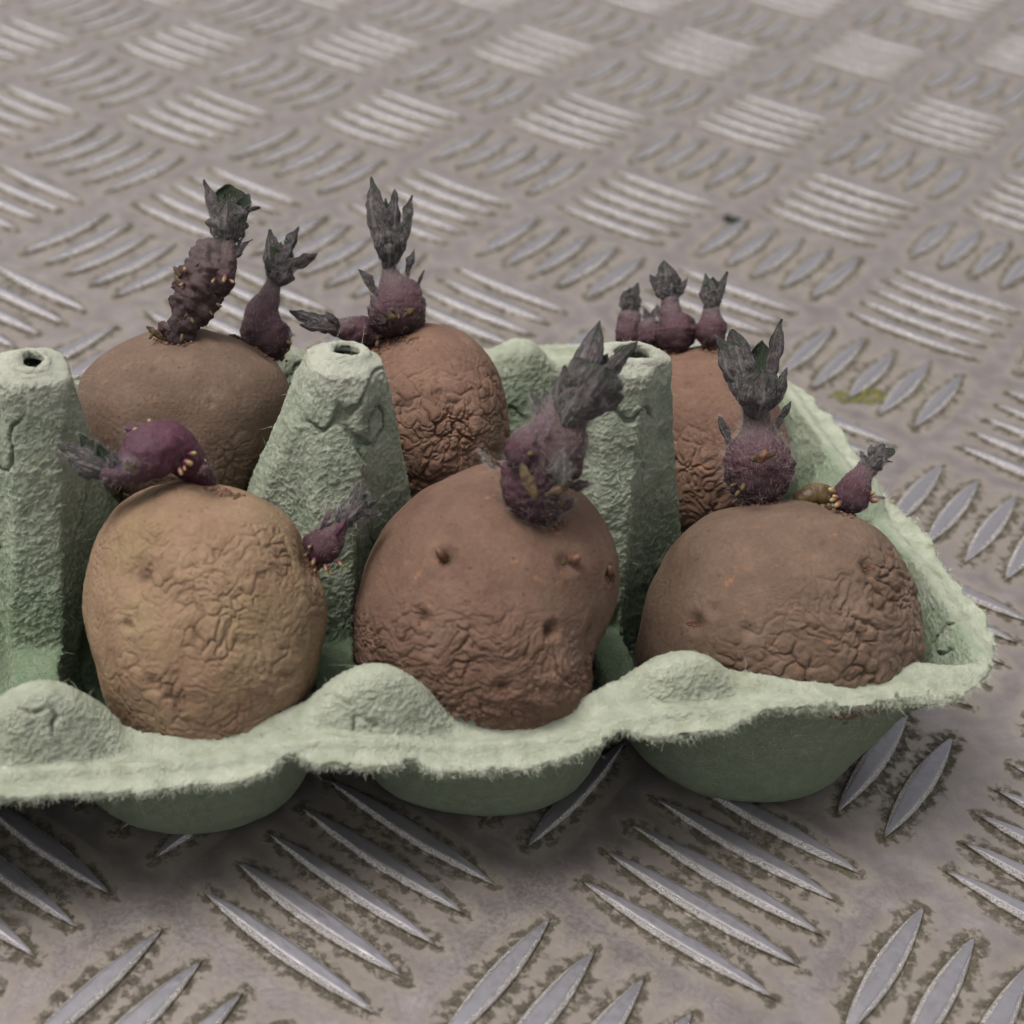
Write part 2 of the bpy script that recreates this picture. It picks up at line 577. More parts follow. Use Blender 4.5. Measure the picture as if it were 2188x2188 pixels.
def carton_material():
    M = MT('green_moulded_pulp')
    x, y, z = M.sep(M.mm)
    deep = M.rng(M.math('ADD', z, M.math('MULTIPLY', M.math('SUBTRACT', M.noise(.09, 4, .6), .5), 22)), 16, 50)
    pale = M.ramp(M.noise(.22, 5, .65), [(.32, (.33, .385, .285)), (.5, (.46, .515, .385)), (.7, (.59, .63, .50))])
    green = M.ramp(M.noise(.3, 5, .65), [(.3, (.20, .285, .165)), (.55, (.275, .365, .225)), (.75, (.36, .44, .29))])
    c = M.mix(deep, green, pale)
    flange = M.math('MULTIPLY', M.rng(y, 3, -3), M.rng(z, 19, 24))
    right = M.math('MULTIPLY', M.rng(x, 77, 80), M.rng(z, 22, 28))
    back = M.math('MULTIPLY', M.rng(y, 84, 89), M.rng(z, 22, 28))
    fl = M.math('MAXIMUM', M.math('MAXIMUM', flange, right), back)
    c = M.mix(fl, c, M.ramp(M.noise(.35, 5, .6), [(.3, (.48, .52, .38)), (.55, (.62, .655, .50)), (.75, (.74, .76, .62))]))
    tip = M.rng(M.math('ADD', z, M.math('MULTIPLY', M.math('SUBTRACT', M.noise(.5, 4), .5), 7)), 60, 64)
    c = M.mix(M.math('MULTIPLY', tip, .8), c, (.70, .70, .58))
    dust = M.math('MULTIPLY', M.rng(M.noise(.13, 4, .7), .5, .68), M.rng(z, 34, 56))
    c = M.mix(M.math('MULTIPLY', dust, .6), c, (.36, .33, .27))
    # single dyed fibres: dark green and pale
    fib = M.noise(1.6, 5, .75, dist=1.2)
    c = M.mix(M.math('MULTIPLY', M.rng(fib, .58, .70), .55), c, (.085, .115, .07))
    c = M.mix(M.math('MULTIPLY', M.rng(fib, .40, .28), .45), c, (.62, .66, .48))
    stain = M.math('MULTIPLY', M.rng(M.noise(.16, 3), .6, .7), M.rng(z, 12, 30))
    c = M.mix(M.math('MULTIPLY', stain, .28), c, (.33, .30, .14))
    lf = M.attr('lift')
    c = M.mix(M.math('MULTIPLY', M.rng(lf, .46, .10), .42), c, (.13, .165, .10))  # shade of the hollows between flakes painted into the pulp colour
    c = M.mix(M.math('MULTIPLY', M.rng(lf, .56, .95), .40), c, (.74, .76, .60))  # raised flakes paler: bleached fibres, with relief light painted in
    c = M.mix(M.attr('under'), c, M.ramp(M.noise(.5, 4), [(.3, (.26, .31, .21)), (.7, (.32, .37, .26))]))
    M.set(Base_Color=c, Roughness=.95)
    M.bsdf.inputs['Specular IOR Level'].default_value = .15
    b = M.bump(M.noise(1.5, 6, .85, dist=2.4), 1.1, 1.)
    M.bump(M.noise(3.5, 4, .8, dist=1), .28, .8, b)
    return M.m


def build_carton():
    st = .55
    xs = np.arange(X0 - 2, X1 + 2, st)
    ys = np.arange(Y0 - 3, Y1 + 2, st)
    X, Y = np.meshgrid(xs, ys, indexing='ij')
    x, y = X.ravel(), Y.ravel()
    s = carton_sdf(x, y)
    e = .05
    gx = (carton_sdf(x + e, y) - s) / e
    gy = (carton_sdf(x, y + e) - s) / e
    g2 = np.maximum(gx * gx + gy * gy, .2)
    near = (s > -.35) & (s < .75)
    x = np.where(near, x - gx * s / g2, x)
    y = np.where(near, y - gy * s / g2, y)
    keep = s < .75
    z = carton_height(x, y)
    f = grid_faces(len(xs), len(ys))
    inside = s < .0
    f = f[keep[f].all(1) & inside[f].any(1) & (hole_r(x, y)[f].mean(1) > .95)]
    used = np.unique(f)
    mp = np.full(len(x), -1)
    mp[used] = np.arange(len(used))
    V = np.stack([x, y, z], 1)[used]
    f = mp[f]
    # shell: push the top surface inwards along its normal for the underside
    N = normals_of(V, f)
    if N[:, 2].mean() < 0:
        f = f[:, ::-1]
        N = -N
    th = 1.7
    Vb = V - N * th
    Vb[:, 2] = np.maximum(Vb[:, 2], .02)
    n = len(V)
    ed = np.concatenate([f[:, [0, 1]], f[:, [1, 2]], f[:, [2, 3]], f[:, [3, 0]]])
    key = np.sort(ed, 1)
    kk = key[:, 0] * n + key[:, 1]
    u, inv, cnt = np.unique(kk, return_inverse=True, return_counts=True)
    be = ed[cnt[inv] == 1]
    wall = np.stack([be[:, 1], be[:, 0], be[:, 0] + n, be[:, 1] + n], 1)
    me = bpy.data.meshes.new('tmp')
    VV = np.concatenate([V, Vb])
    FF = np.concatenate([f, f[:, ::-1] + n, wall])
    me.from_pydata(VV.tolist(), [], FF.tolist())
    ob = bpy.data.objects.new('tmp', me)
    COL.objects.link(ob)
    md = ob.modifiers.new('r', 'REMESH')
    md.mode = 'VOXEL'
    md.voxel_size = .4
    dg = bpy.context.evaluated_depsgraph_get()
    ev = ob.evaluated_get(dg)
    m2 = bpy.data.meshes.new_from_object(ev)
    nv = len(m2.vertices)
    co = np.zeros(nv * 3, np.float32)
    m2.vertices.foreach_get('co', co)
    co = co.reshape(-1, 3).astype(float)
    lt = np.zeros(len(m2.polygons), np.int32)
    m2.polygons.foreach_get('loop_total', lt)
    li = np.zeros(len(m2.loops), np.int32)
    m2.loops.foreach_get('vertex_index', li)
    bpy.data.objects.remove(ob)
    q4 = li[np.repeat(lt == 4, lt)].reshape(-1, 4)
    q3 = li[np.repeat(lt == 3, lt)].reshape(-1, 3)
    Fs = [a for a in (q4, q3) if len(a)]
    N = normals_of(co, Fs)
    for _ in range(2):       # relax voxel stepping
        acc = np.zeros_like(co)
        c_ = np.zeros(nv)
        for f_ in Fs:
            m_ = co[f_].mean(1)
            for k in range(f_.shape[1]):
                np.add.at(acc, f_[:, k], m_)
                np.add.at(c_, f_[:, k], 1)
        co = .4 * co + .6 * acc / np.maximum(c_, 1)[:, None]
    # fibrous surface: lumps, then curled flakes; the underside was pressed smooth
    und = sstep(.9, 2.2, carton_height(co[:, 0], co[:, 1]) - co[:, 2])
    und = np.maximum(und, 1 - sstep(-.5, -.1, N[:, 2]))
    upm = 1 - und
    infoot = 1 - sstep(0, 1.5, co[:, 2])
    warp = vnoise(co * .35) * .9
    q = co + warp
    lump = .42 * perlin(co * .13) + .16 * perlin(co * .42)
    lipz = sstep(3, -3, co[:, 1]) * sstep(18, 24, co[:, 2])
    lump = lump * (1 - .5 * lipz)
    r1 = 1 - np.abs(perlin(q * (.75, .75, .62))) * 2
    r2 = 1 - np.abs(perlin(q * 1.5 + 8)) * 2
    steep = 1 - sstep(.45, .9, N[:, 2])
    r3 = 1 - np.abs(perlin(co + warp * 1.6 + 40)) * 2.2
    flake = .17 * np.clip(r1, -1, 1) ** 3 * (.4 + .8 * steep) + .16 * np.clip(r2, -1, 1) ** 3 * (.45 + .55 * steep) + .15 * (.5 + .5 * steep) * np.clip(r3, -1, 1) ** 5
    tears = -.9 * sstep(.80, .93, 1 - np.abs(perlin(q * (.16, .16, .11) + 20)) * 2) * sstep(.1, .5, perlin(co * .08 + 5)) * steep
    dsp = upm * (lump * .8 + flake * 1.1 + tears) * (1 - infoot) + (1 - upm) * (.06 * perlin(co * 1.2) + .10 * perlin(co * .5) + .05 * np.sin(co[:, 0] * 5.2) * np.sin(co[:, 2] * 5.2))
    co = co + N * dsp[:, None]
    co[:, 2] = np.maximum(co[:, 2], .03)
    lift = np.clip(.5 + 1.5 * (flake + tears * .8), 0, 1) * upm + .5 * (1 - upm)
    return co, Fs, N, lift, und


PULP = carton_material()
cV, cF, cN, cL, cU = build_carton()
carton = empty('egg_carton', (-48, 43, 0))
tag(carton, 'pale green pulp egg carton with a fuzzy torn edge, holding the potatoes on metal plate', 'egg carton')
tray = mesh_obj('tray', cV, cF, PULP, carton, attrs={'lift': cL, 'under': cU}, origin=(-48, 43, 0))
# object coordinates of the tray are measured from its own origin: give the material world millimetres instead
_mp = [n for n in PULP.node_tree.nodes if n.type == 'MAPPING'][0]
_mp.inputs['Location'].default_value = (-48, 43, 0)


def build_fibres(P, Dv, L, wd, bend, seg=4, seedv=0):
    """thin tapering curled fibres: P roots, Dv directions, L lengths (mm)"""
    r = np.random.default_rng(seedv)
    n = len(P)
    Dv = Dv / np.linalg.norm(Dv, axis=1)[:, None]
    a = np.cross(Dv, r.normal(size=(n, 3)))
    a /= np.maximum(np.linalg.norm(a, axis=1), 1e-9)[:, None]
    b = np.cross(Dv, a)
    cx = r.normal(size=n) * bend
    cy = r.normal(size=n) * bend
    V = []
    for k in range(seg + 1):
        t = k / seg
        c = P + Dv * (L * t)[:, None] + a * (L * cx * t * t)[:, None] + b * (L * cy * t ** 3)[:, None]
        w_ = wd * (1 - .75 * t)
        for j in range(3):
            an = j * 2.0944
            V.append(c + (a * math.cos(an) + b * math.sin(an)) * (w_[:, None] if np.ndim(w_) else w_))
    V = np.stack(V, 1)                 # n, (seg+1)*3, 3
    fs = []
    for k in range(seg):
        for j in range(3):
            j2 = (j + 1) % 3
            fs.append([k * 3 + j, k * 3 + j2, k * 3 + 3 + j2, k * 3 + 3 + j])
    fs = np.array(fs)
    m = (seg + 1) * 3
    F_ = (fs[None] + (np.arange(n) * m)[:, None, None]).reshape(-1, 4)
    return V.reshape(-1, 3), F_


def simple_mat(name, col, rough=.85, spec=.2, var=None, sheen=0):
    M = MT(name)
    c = col
    if var:
        c = M.ramp(M.noise(var[0], 4, .6), [(.3, col), (.7, var[1])])
    M.set(Base_Color=c, Roughness=rough)
    M.bsdf.inputs['Specular IOR Level'].default_value = spec
    if sheen:
        M.bsdf.inputs['Sheen Weight'].default_value = sheen
    return M.m


FIBRE = simple_mat('pulp_fibre', (.60, .64, .50), .9, .1, (.5, (.72, .74, .60)))


def carton_fibres():
    r = np.random.default_rng(21)
    s = carton_sdf(cV[:, 0], cV[:, 1])
    sel = np.where((s > -1.0) & (cV[:, 0] > -92) & (cV[:, 1] < 60) & (cN[:, 2] < .75) & (cV[:, 2] > 15))[0]
    n = 8000
    i = r.choice(sel, n)
    P = cV[i] + r.normal(size=(n, 3)) * .15
    e = .2
    gx = carton_sdf(P[:, 0] + e, P[:, 1]) - carton_sdf(P[:, 0] - e, P[:, 1])
    gy = carton_sdf(P[:, 0], P[:, 1] + e) - carton_sdf(P[:, 0], P[:, 1] - e)
    g = np.stack([gx, gy, gx * 0], 1) / np.maximum(np.hypot(gx, gy), .01)[:, None]
    clump = vnoise(P * .8)
    Dv = g * .9 + np.array([0, 0, -.55]) + clump * .9 + r.normal(size=(n, 3)) * .45
    L = r.gamma(2.2, .20, n) * (1 + .8 * np.clip(perlin(P * .25), 0, 1)) * np.where(P[:, 0] > 78, .5, 1)
    V, F_ = build_fibres(P, Dv, L, .028, .6, seedv=1)
    o = mesh_obj('edge_fibres', V, F_, FIBRE, carton, origin=(-48, 43, 0))
    o['kind'] = 'stuff'
    # loose fibres lying on the rough upper surface
    vis = np.where((cN[:, 2] > -.2) & (cV[:, 0] > -92) & (cV[:, 1] < 48) & (cV[:, 2] > 17) & ((cN @ CB) > .05))[0]
    n = 8000
    i = r.choice(vis, n)
    P = cV[i] + cN[i] * .02
    t = np.cross(cN[i], r.normal(size=(n, 3)))
    t /= np.linalg.norm(t, axis=1)[:, None]
    Dv = t + cN[i] * (.22 + .3 * r.random(n))[:, None]
    V, F_ = build_fibres(P, Dv, r.gamma(2.5, .35, n), .024, .8, seedv=2)
    o = mesh_obj('loose_fibres', V, F_, FIBRE, carton, origin=(-48, 43, 0))
    o['kind'] = 'stuff'


carton_fibres()

# ------------------------------------------------------------------ potatoes
def icosphere(n):
    import bmesh
    bm = bmesh.new()
    bmesh.ops.create_icosphere(bm, subdivisions=n, radius=1)
    V = np.array([v.co[:] for v in bm.verts])
    Fc = np.array([[v.index for v in f.verts] for f in bm.faces])
    bm.free()
    return V, Fc


ICO7, ICOF7 = icosphere(8)
ICO3, ICOF3 = icosphere(3)


def potato_material(name, c1, c2, c3, green=0., patch=.12):
    M = MT(name)
    n1 = M.noise(patch, 5, .62)
    c = M.ramp(n1, [(.30, c1), (.5, c2), (.70, c3)])
    c = M.mix(M.math('MULTIPLY', M.rng(M.noise(.9, 6, .75), .35, .7), .45), c, tuple(v * .62 for v in c2))
    if green:
        c = M.mix(M.math('MULTIPLY', M.rng(M.noise(.07, 3), .42, .62), green), c, (.205, .165, .065))
    # russet scurf, clean rubbed spots and clinging dry soil
    c = M.mix(M.math('MULTIPLY', M.rng(M.noise(.33, 5, .7), .60, .72), .5), c, (.34, .155, .075))
    c = M.mix(M.math('MULTIPLY', M.rng(M.noise(.05, 3), .5, .7), .35), c, (.17, .125, .095))
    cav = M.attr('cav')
    c = M.mix(M.math('MULTIPLY', M.rng(cav, .25, .95), .6), c, (.050, .028, .020))  # creases and eye dents darker: soil, plus their shade put into the colour
    c = M.mix(M.math('MULTIPLY', M.rng(M.noise(2.6, 6, .85), .56, .66), .5), c, tuple(v * .5 for v in c1))
    c = M.mix(M.math('MULTIPLY', M.rng(M.noise(1.3, 6, .85), .60, .70), .35), c, tuple(min(v * 1.7, .4) for v in c3))
    pore = M.rng(M.voro(.55), .20, .11)
    c = M.mix(M.math('MULTIPLY', M.math('MULTIPLY', pore, M.rng(M.noise(.3, 3), .42, .6)), .55), c, tuple(v * .45 for v in c1))
    spk = M.rng(M.noise(5.5, 3, .7), .64, .72)
    c = M.mix(M.math('MULTIPLY', spk, .4), c, (.36, .27, .20))
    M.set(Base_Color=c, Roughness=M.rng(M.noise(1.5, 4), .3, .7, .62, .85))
    M.bsdf.inputs['Specular IOR Level'].default_value = .28
    b = M.bump(M.noise(1.0, 5, .75), .34, .6)
    M.bump(M.noise(4.2, 5, .85), .17, .9, b)
    return M.m


def potato(label, cpx, cpy, cpos, depth_r, outline, mat, wr, dents=(), seed=0, squash=2.15):
    """cpos: world centre (mm). outline: traced silhouette, given as pixels around (cpx, cpy)."""
    cpos = np.array(cpos, float)
    dep = depth_of(cpos)
    c0 = unproj(cpx, cpy, dep)
    back = nrm(CAM - c0)
    right = nrm(CR - back * (CR @ back))
    up = np.cross(back, right)
    pts = np.array([unproj(x, y, dep) - c0 for x, y in outline])
    a, b = pts @ right, pts @ up
    th, R = np.arctan2(b, a), np.hypot(a, b)
    o = np.argsort(th)
    th, R = th[o], R[o]
    th = np.concatenate([th - 2 * math.pi, th, th + 2 * math.pi])
    R = np.concatenate([R, R, R])
    tt = np.linspace(-math.pi, math.pi, 721)
    rr = np.interp(tt, th, R)
    kern = np.hanning(35)
    kern /= kern.sum()
    rr = np.convolve(np.concatenate([rr[-41:-1], rr, rr[1:41]]), kern, 'same')[40:-40]
    d = ICO7
    rxy = np.hypot(d[:, 0], d[:, 1])
    d = d / (rxy ** squash + np.abs(d[:, 2]) ** squash)[:, None] ** (1 / squash)
    ang = np.arctan2(d[:, 1], d[:, 0])
    Rv = np.interp(ang, tt, rr)
    V = c0 + (d[:, 0] * Rv)[:, None] * right + (d[:, 1] * Rv)[:, None] * up + (d[:, 2] * depth_r)[:, None] * back
    off = rng.random(3) * 50 + seed * 13.7
    N = normals_of(V, ICOF7)
    if ((V - c0) * N).sum() < 0:
        N = -N
    V = V + N * (.9 * perlin(V * .055 + off) + .35 * perlin(V * .14 + off))[:, None]
    px, py, z = proj(V)
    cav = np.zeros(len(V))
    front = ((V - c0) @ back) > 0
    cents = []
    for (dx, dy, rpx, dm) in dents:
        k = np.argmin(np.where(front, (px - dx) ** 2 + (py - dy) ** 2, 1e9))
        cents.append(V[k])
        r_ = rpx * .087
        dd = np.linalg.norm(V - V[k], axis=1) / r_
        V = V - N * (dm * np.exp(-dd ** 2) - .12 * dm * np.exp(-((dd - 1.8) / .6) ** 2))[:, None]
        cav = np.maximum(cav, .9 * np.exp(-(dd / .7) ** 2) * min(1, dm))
    # rest in the cup: press back whatever would poke through the pulp
    for _ in range(5):
        h = carton_height(V[:, 0], V[:, 1])
        bad = (h > V[:, 2] - .5) & (V[:, 2] < 23)
        cx_ = XC[np.argmin(np.abs(XC - c0[0]))]
        cy_ = YC[np.argmin(np.abs(YC - c0[1]))]
        pull = np.zeros(len(V))
        pull[bad] = np.clip((h - V[:, 2] + .5)[bad] * .12, 0, .8)
        dirn = np.stack([cx_ - V[:, 0], cy_ - V[:, 1], 26 - V[:, 2]], 1)
        dirn /= np.linalg.norm(dirn, axis=1)[:, None]
        V = V + dirn * pull[:, None]
    V[:, 2] = np.maximum(V[:, 2], 2.4)
    N = normals_of(V, ICOF7)
    if ((V - c0) * N).sum() < 0:
        N = -N
    # shrivelled skin: a net of creases on a warped cell pattern, strength varying over the tuber
    lx, ly = (px - cpx) / 220, -(py - cpy) / 220      # roughly -1..1 across the tuber
    amp = wr['amp'](lx, ly)
    loc = np.stack([(V - c0) @ right, (V - c0) @ up, (V - c0) @ back], 1)
    wv = vnoise(loc * .13 + off) * 3.0 + vnoise(loc * .45 + off) * 1.0
    q = (loc + wv) * np.array(wr.get('an', (1, 1, 1)))
    disp = np.zeros(len(V))
    ce = wr.get('cell', .6)
    for sc, am, wd in ((wr['s'], ce, .085), (wr['s'] * 1.9, ce * .45, .12)):
        F1, F2 = worley(q * sc + off)
        e = F2 - F1
        brk = sstep(-.12, .38, perlin(loc * sc * .55 + off + 9))
        cre = np.exp(-(e / wd) ** 1.3) * (.12 + .88 * brk)
        disp -= am * cre
        disp += am * .25 * (sstep(0, .6, e) - .6)
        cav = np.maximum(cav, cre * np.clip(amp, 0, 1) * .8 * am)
    rd = wr.get('rdg', .8)
    for sc, am, w_ in ((wr['s'] * .9, .75 * rd, .13), (wr['s'] * 1.8, .45 * rd, .16), (wr['s'] * 3.6, .22 * rd, .24)):
        n_ = np.abs(perlin(q * sc + off + 3 * sc)) * 2.2
        on = sstep(-.25, .25, perlin(loc * sc * .5 + off + 5 * sc))
        cr_ = np.exp(-(n_ / w_) ** 1.15) * (.2 + .8 * on)
        disp -= am * (cr_ - .18)
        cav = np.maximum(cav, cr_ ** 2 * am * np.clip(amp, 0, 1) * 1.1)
    disp += .35 * perlin(q * wr['s'] * .8 + off) + .10 * perlin(q * wr['s'] * 5)
    V = V + N * ((disp * (.55 + .6 * sstep(-.4, .5, perlin(loc * .11 + off)))) * amp * wr['d'])[:, None]
    V = V + N * (.05 * perlin(V * 1.4 + off) + .03 * perlin(V * 3.0))[:, None]
    V[:, 2] = np.maximum(V[:, 2], 2.2)
    root = empty('sprouting_potato', (c0[0], c0[1], V[:, 2].min()))
    tag(root, label, 'potato', 'seed potatoes chitting in the egg carton')
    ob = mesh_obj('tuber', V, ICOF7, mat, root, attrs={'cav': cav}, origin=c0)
    bvh = BVHTree.FromPolygons(V[::1].tolist(), ICOF7.tolist())
    N2 = normals_of(V, ICOF7)
    return dict(root=root, bvh=bvh, c=c0, depth=dep, V=V)


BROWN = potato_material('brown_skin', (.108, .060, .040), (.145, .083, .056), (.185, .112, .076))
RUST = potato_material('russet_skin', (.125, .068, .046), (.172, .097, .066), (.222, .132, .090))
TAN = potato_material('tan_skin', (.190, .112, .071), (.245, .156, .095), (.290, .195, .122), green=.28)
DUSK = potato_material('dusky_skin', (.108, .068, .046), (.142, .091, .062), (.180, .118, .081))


def lin(a, b, k, lo=0., hi=1.):
    """strength lo..hi as a*x+b*y passes k-0.3..k+0.3"""
    return lambda x, y: lo + (hi - lo) * sstep(k - .35, k + .35, a * x + b * y)


P1 = potato('tan finely wrinkled potato, leftmost in the front row, with a fat purple shoot lying left',
            385, 1150, (-47.4, 17, 34.1), 21,
            [(330, 905), (290, 915), (230, 945), (190, 1000), (168, 1060), (158, 1130), (163, 1190), (183, 1260), (205, 1330), (250, 1385), (330, 1440),
             (400, 1452), (480, 1430), (545, 1370), (590, 1290), (605, 1230), (612, 1160), (605, 1110), (585, 1060), (565, 1010), (540, 975), (500, 945), (450, 925), (400, 912)],
            TAN, dict(amp=lambda x, y: .35 + .65 * sstep(.95, .5, y) * sstep(-1.1, -.6, x + .2 * y), s=.33, d=.52, an=(1, 1.35, 1), cell=.9, rdg=.4),
            [(405, 924, 46, .9), (580, 1052, 38, 1.0), (262, 1085, 26, 1.6), (240, 1180, 10, .8), (285, 1290, 14, .7)], 1)
P2 = potato('large brown potato in the middle of the front row, two budding eyes, thick leafy shoot',
            915, 1140, (-0.9, 17, 34.0), 22,
            [(915, 880), (860, 895), (800, 922), (740, 975), (700, 1040), (680, 1110), (668, 1180), (672, 1240), (690, 1290), (730, 1350), (800, 1400),
             (900, 1425), (1000, 1410), (1080, 1380), (1112, 1330), (1115, 1260), (1122, 1210), (1150, 1150), (1160, 1080), (1150, 1010), (1120, 950), (1070, 905), (1000, 882)],
            BROWN, dict(amp=lambda x, y: .05 + 1.0 * sstep(.10, -.42, y + .12 * x), s=.25, d=1.05, an=(.75, 1.6, 1), cell=.8, rdg=.8),
            [(1034, 978, 62, 1.1), (838, 1052, 17, 1.5), (1070, 1062, 16, 1.0), (1150, 1085, 13, 1.2), (795, 1165, 14, .9), (1040, 1190, 13, 1.4), (950, 1300, 15, .9), (1118, 1195, 30, 1.2)], 2)
P3 = potato('broad brown potato at the right end of the front row under an upright furry shoot',
            1465, 1150, (50.3, 17, 30.5), 21.5,
            [(1440, 940), (1380, 953), (1320, 980), (1270, 1020), (1235, 1075), (1210, 1140), (1200, 1200), (1203, 1260), (1240, 1320), (1320, 1370), (1430, 1400),
             (1540, 1390), (1650, 1350), (1715, 1285), (1733, 1210), (1730, 1150), (1715, 1090), (1680, 1030), (1630, 985), (1560, 955), (1500, 942)],
            DUSK, dict(amp=lambda x, y: .04 + 1.0 * sstep(-.15, .55, .55 * x - .85 * y), s=.235, d=1.0, an=(1, 1.2, 1), cell=1.35, rdg=.4),
            [(1432, 950, 60, .9), (1598, 966, 40, .8), (1540, 952, 36, .5), (1640, 1072, 15, 1.1), (1310, 1175, 16, 1.0), (1345, 1150, 12, .5), (1412, 1190, 12, .5), (1560, 1030, 10, .4)], 3)
B1 = potato('smooth dusty brown potato in the back row at the left, with tall dark knobbly shoot',
            345, 785, (-45.9, 65, 40.0), 21,
            [(340, 624), (260, 637), (195, 668), (155, 712), (145, 755), (158, 830), (190, 905), (240, 965), (330, 1000), (430, 975), (500, 900), (535, 815), (546, 740),
             (528, 692), (480, 657), (415, 634)],
            DUSK, dict(amp=lambda x, y: .04 + .9 * sstep(-.05, -.6, y - .15 * x), s=.24, d=.62, an=(1, 1.3, 1)), [(332, 644, 46, .7), (508, 672, 44, .8), (290, 700, 8, .3), (400, 760, 8, .3)], 4)
B2 = potato('coarsely wrinkled reddish potato in the back row between two carton posts, with upright plump shoot',
            810, 800, (0.5, 65, 38.0), 20,
            [(810, 615), (755, 624), (705, 655), (672, 720), (662, 800), (675, 880), (715, 950), (800, 985), (880, 970), (938, 890), (959, 805), (955, 740), (930, 680), (885, 635)],
            RUST, dict(amp=lambda x, y: .12 + .9 * sstep(.85, .25, y + .2 * x), s=.21, d=.7, an=(1, 1.15, 1), cell=1.1, rdg=.5), [(750, 640, 48, .7), (715, 652, 30, .5)], 5)
B3 = potato('orange brown potato half hidden behind the right post, with a row of small dark shoots',
            1345, 850, (56.5, 65, 31.5), 20,
            [(1300, 655), (1250, 662), (1220, 700), (1205, 780), (1205, 880), (1230, 970), (1280, 1030), (1340, 1050), (1410, 1030), (1460, 960), (1482, 880), (1478, 800),
             (1455, 740), (1415, 690), (1365, 660)],
            RUST, dict(amp=lambda x, y: .12 + .95 * sstep(.35, -.2, y), s=.2, d=.8, an=(1, 1.2, 1)), [(1280, 664, 40, .6), (1338, 664, 36, .6), (1300, 730, 10, .4)], 6)

# ------------------------------------------------------------------ shoots
def sprout_material(name, base, mid, tip, rgh=.55):
    M = MT(name)
    t = M.math('ADD', M.attr('t'), M.math('MULTIPLY', M.math('SUBTRACT', M.noise(.55, 4), .5), .35))
    c = M.ramp(t, [(.05, base), (.45, mid), (.95, tip)])
    c = M.mix(M.math('MULTIPLY', M.rng(M.noise(2.2, 5, .8), .52, .68), .45), c, tuple(v * .4 for v in base))
    c = M.mix(M.math('MULTIPLY', M.rng(M.noise(1.6, 4, .7), .62, .72), .35), c, (.30, .17, .14))
    M.set(Base_Color=c, Roughness=rgh)
    M.bsdf.inputs['Specular IOR Level'].default_value = .35
    b = M.bump(M.noise(1.3, 4, .7), .4, .6)
    M.bump(M.noise(6, 4, .8), .14, .8, b)
    return M.m


PURPLE = sprout_material('purple_shoot', (.016, .006, .008), (.058, .019, .028), (.105, .072, .076))
MAGENTA = sprout_material('bright_purple_shoot', (.035, .007, .016), (.078, .018, .036), (.050, .024, .034), .36)
DARK = sprout_material('dark_shoot', (.022, .011, .011), (.045, .022, .022), (.08, .055, .052))


def leaf_material():
    M = MT('downy_leaf')
    inn = M.attr('inner')
    t = M.attr('t')
    o = M.ramp(M.noise(1.2, 5, .7), [(.3, (.020, .019, .016)), (.5, (.055, .049, .046)), (.74, (.165, .142, .145))])
    o = M.mix(M.math('MULTIPLY', M.rng(M.noise(.5, 3), .5, .7), .6), o, (.070, .034, .050))
    g = M.ramp(M.noise(1.5, 4, .6), [(.3, (.010, .018, .008)), (.7, (.032, .046, .021))])
    o = M.mix(M.math('MULTIPLY', M.rng(M.attr('vein'), .5, 1.1), .45), o, (.20, .175, .17))
    o = M.mix(M.math('MULTIPLY', M.rng(t, .68, 1.0), .65), o, (.018, .026, .014))
    c = M.mix(inn, o, g)
    M.set(Base_Color=c, Roughness=.8)
    M.bsdf.inputs['Specular IOR Level'].default_value = .2
    M.bsdf.inputs['Sheen Weight'].default_value = .08
    b = M.bump(M.attr('vein'), .5, .6)
    M.bump(M.noise(3.5, 5, .8), .22, .8, b)
    return M.m


LEAF = leaf_material()
HAIR = simple_mat('white_down', (.36, .31, .29), .8, .2)
HAIRG = simple_mat('grey_down', (.40, .36, .36), .8, .2)
def nub_mat():
    M = MT('yellow_root_tip')
    M.set(Base_Color=M.ramp(M.attr('t'), [(.35, (.10, .022, .035)), (.66, (.17, .10, .04)), (.97, (.30, .22, .085))]), Roughness=.45)
    return M.m


NUB = nub_mat()
NUBR = simple_mat('brown_root_tip', (.055, .022, .018), .6, .3, (1.5, (.17, .085, .045)))
SCALE = simple_mat('dry_bud_scale', (.105, .075, .030), .7, .25, (1.2, (.045, .024, .018)))


def catmull(P, n):
    P = np.asarray(P, float)
    Q = np.vstack([2 * P[0] - P[1], P, 2 * P[-1] - P[-2]])
    k = len(P) - 1
    t = np.linspace(0, k, n)
    i = np.minimum(t.astype(int), k - 1)
    f = (t - i)[:, None]
    a, b, c, d = Q[i], Q[i + 1], Q[i + 2], Q[i + 3]
    return .5 * (2 * b + (c - a) * f + (2 * a - 5 * b + 4 * c - d) * f ** 2 + (3 * b - a - 3 * c + d) * f ** 3)


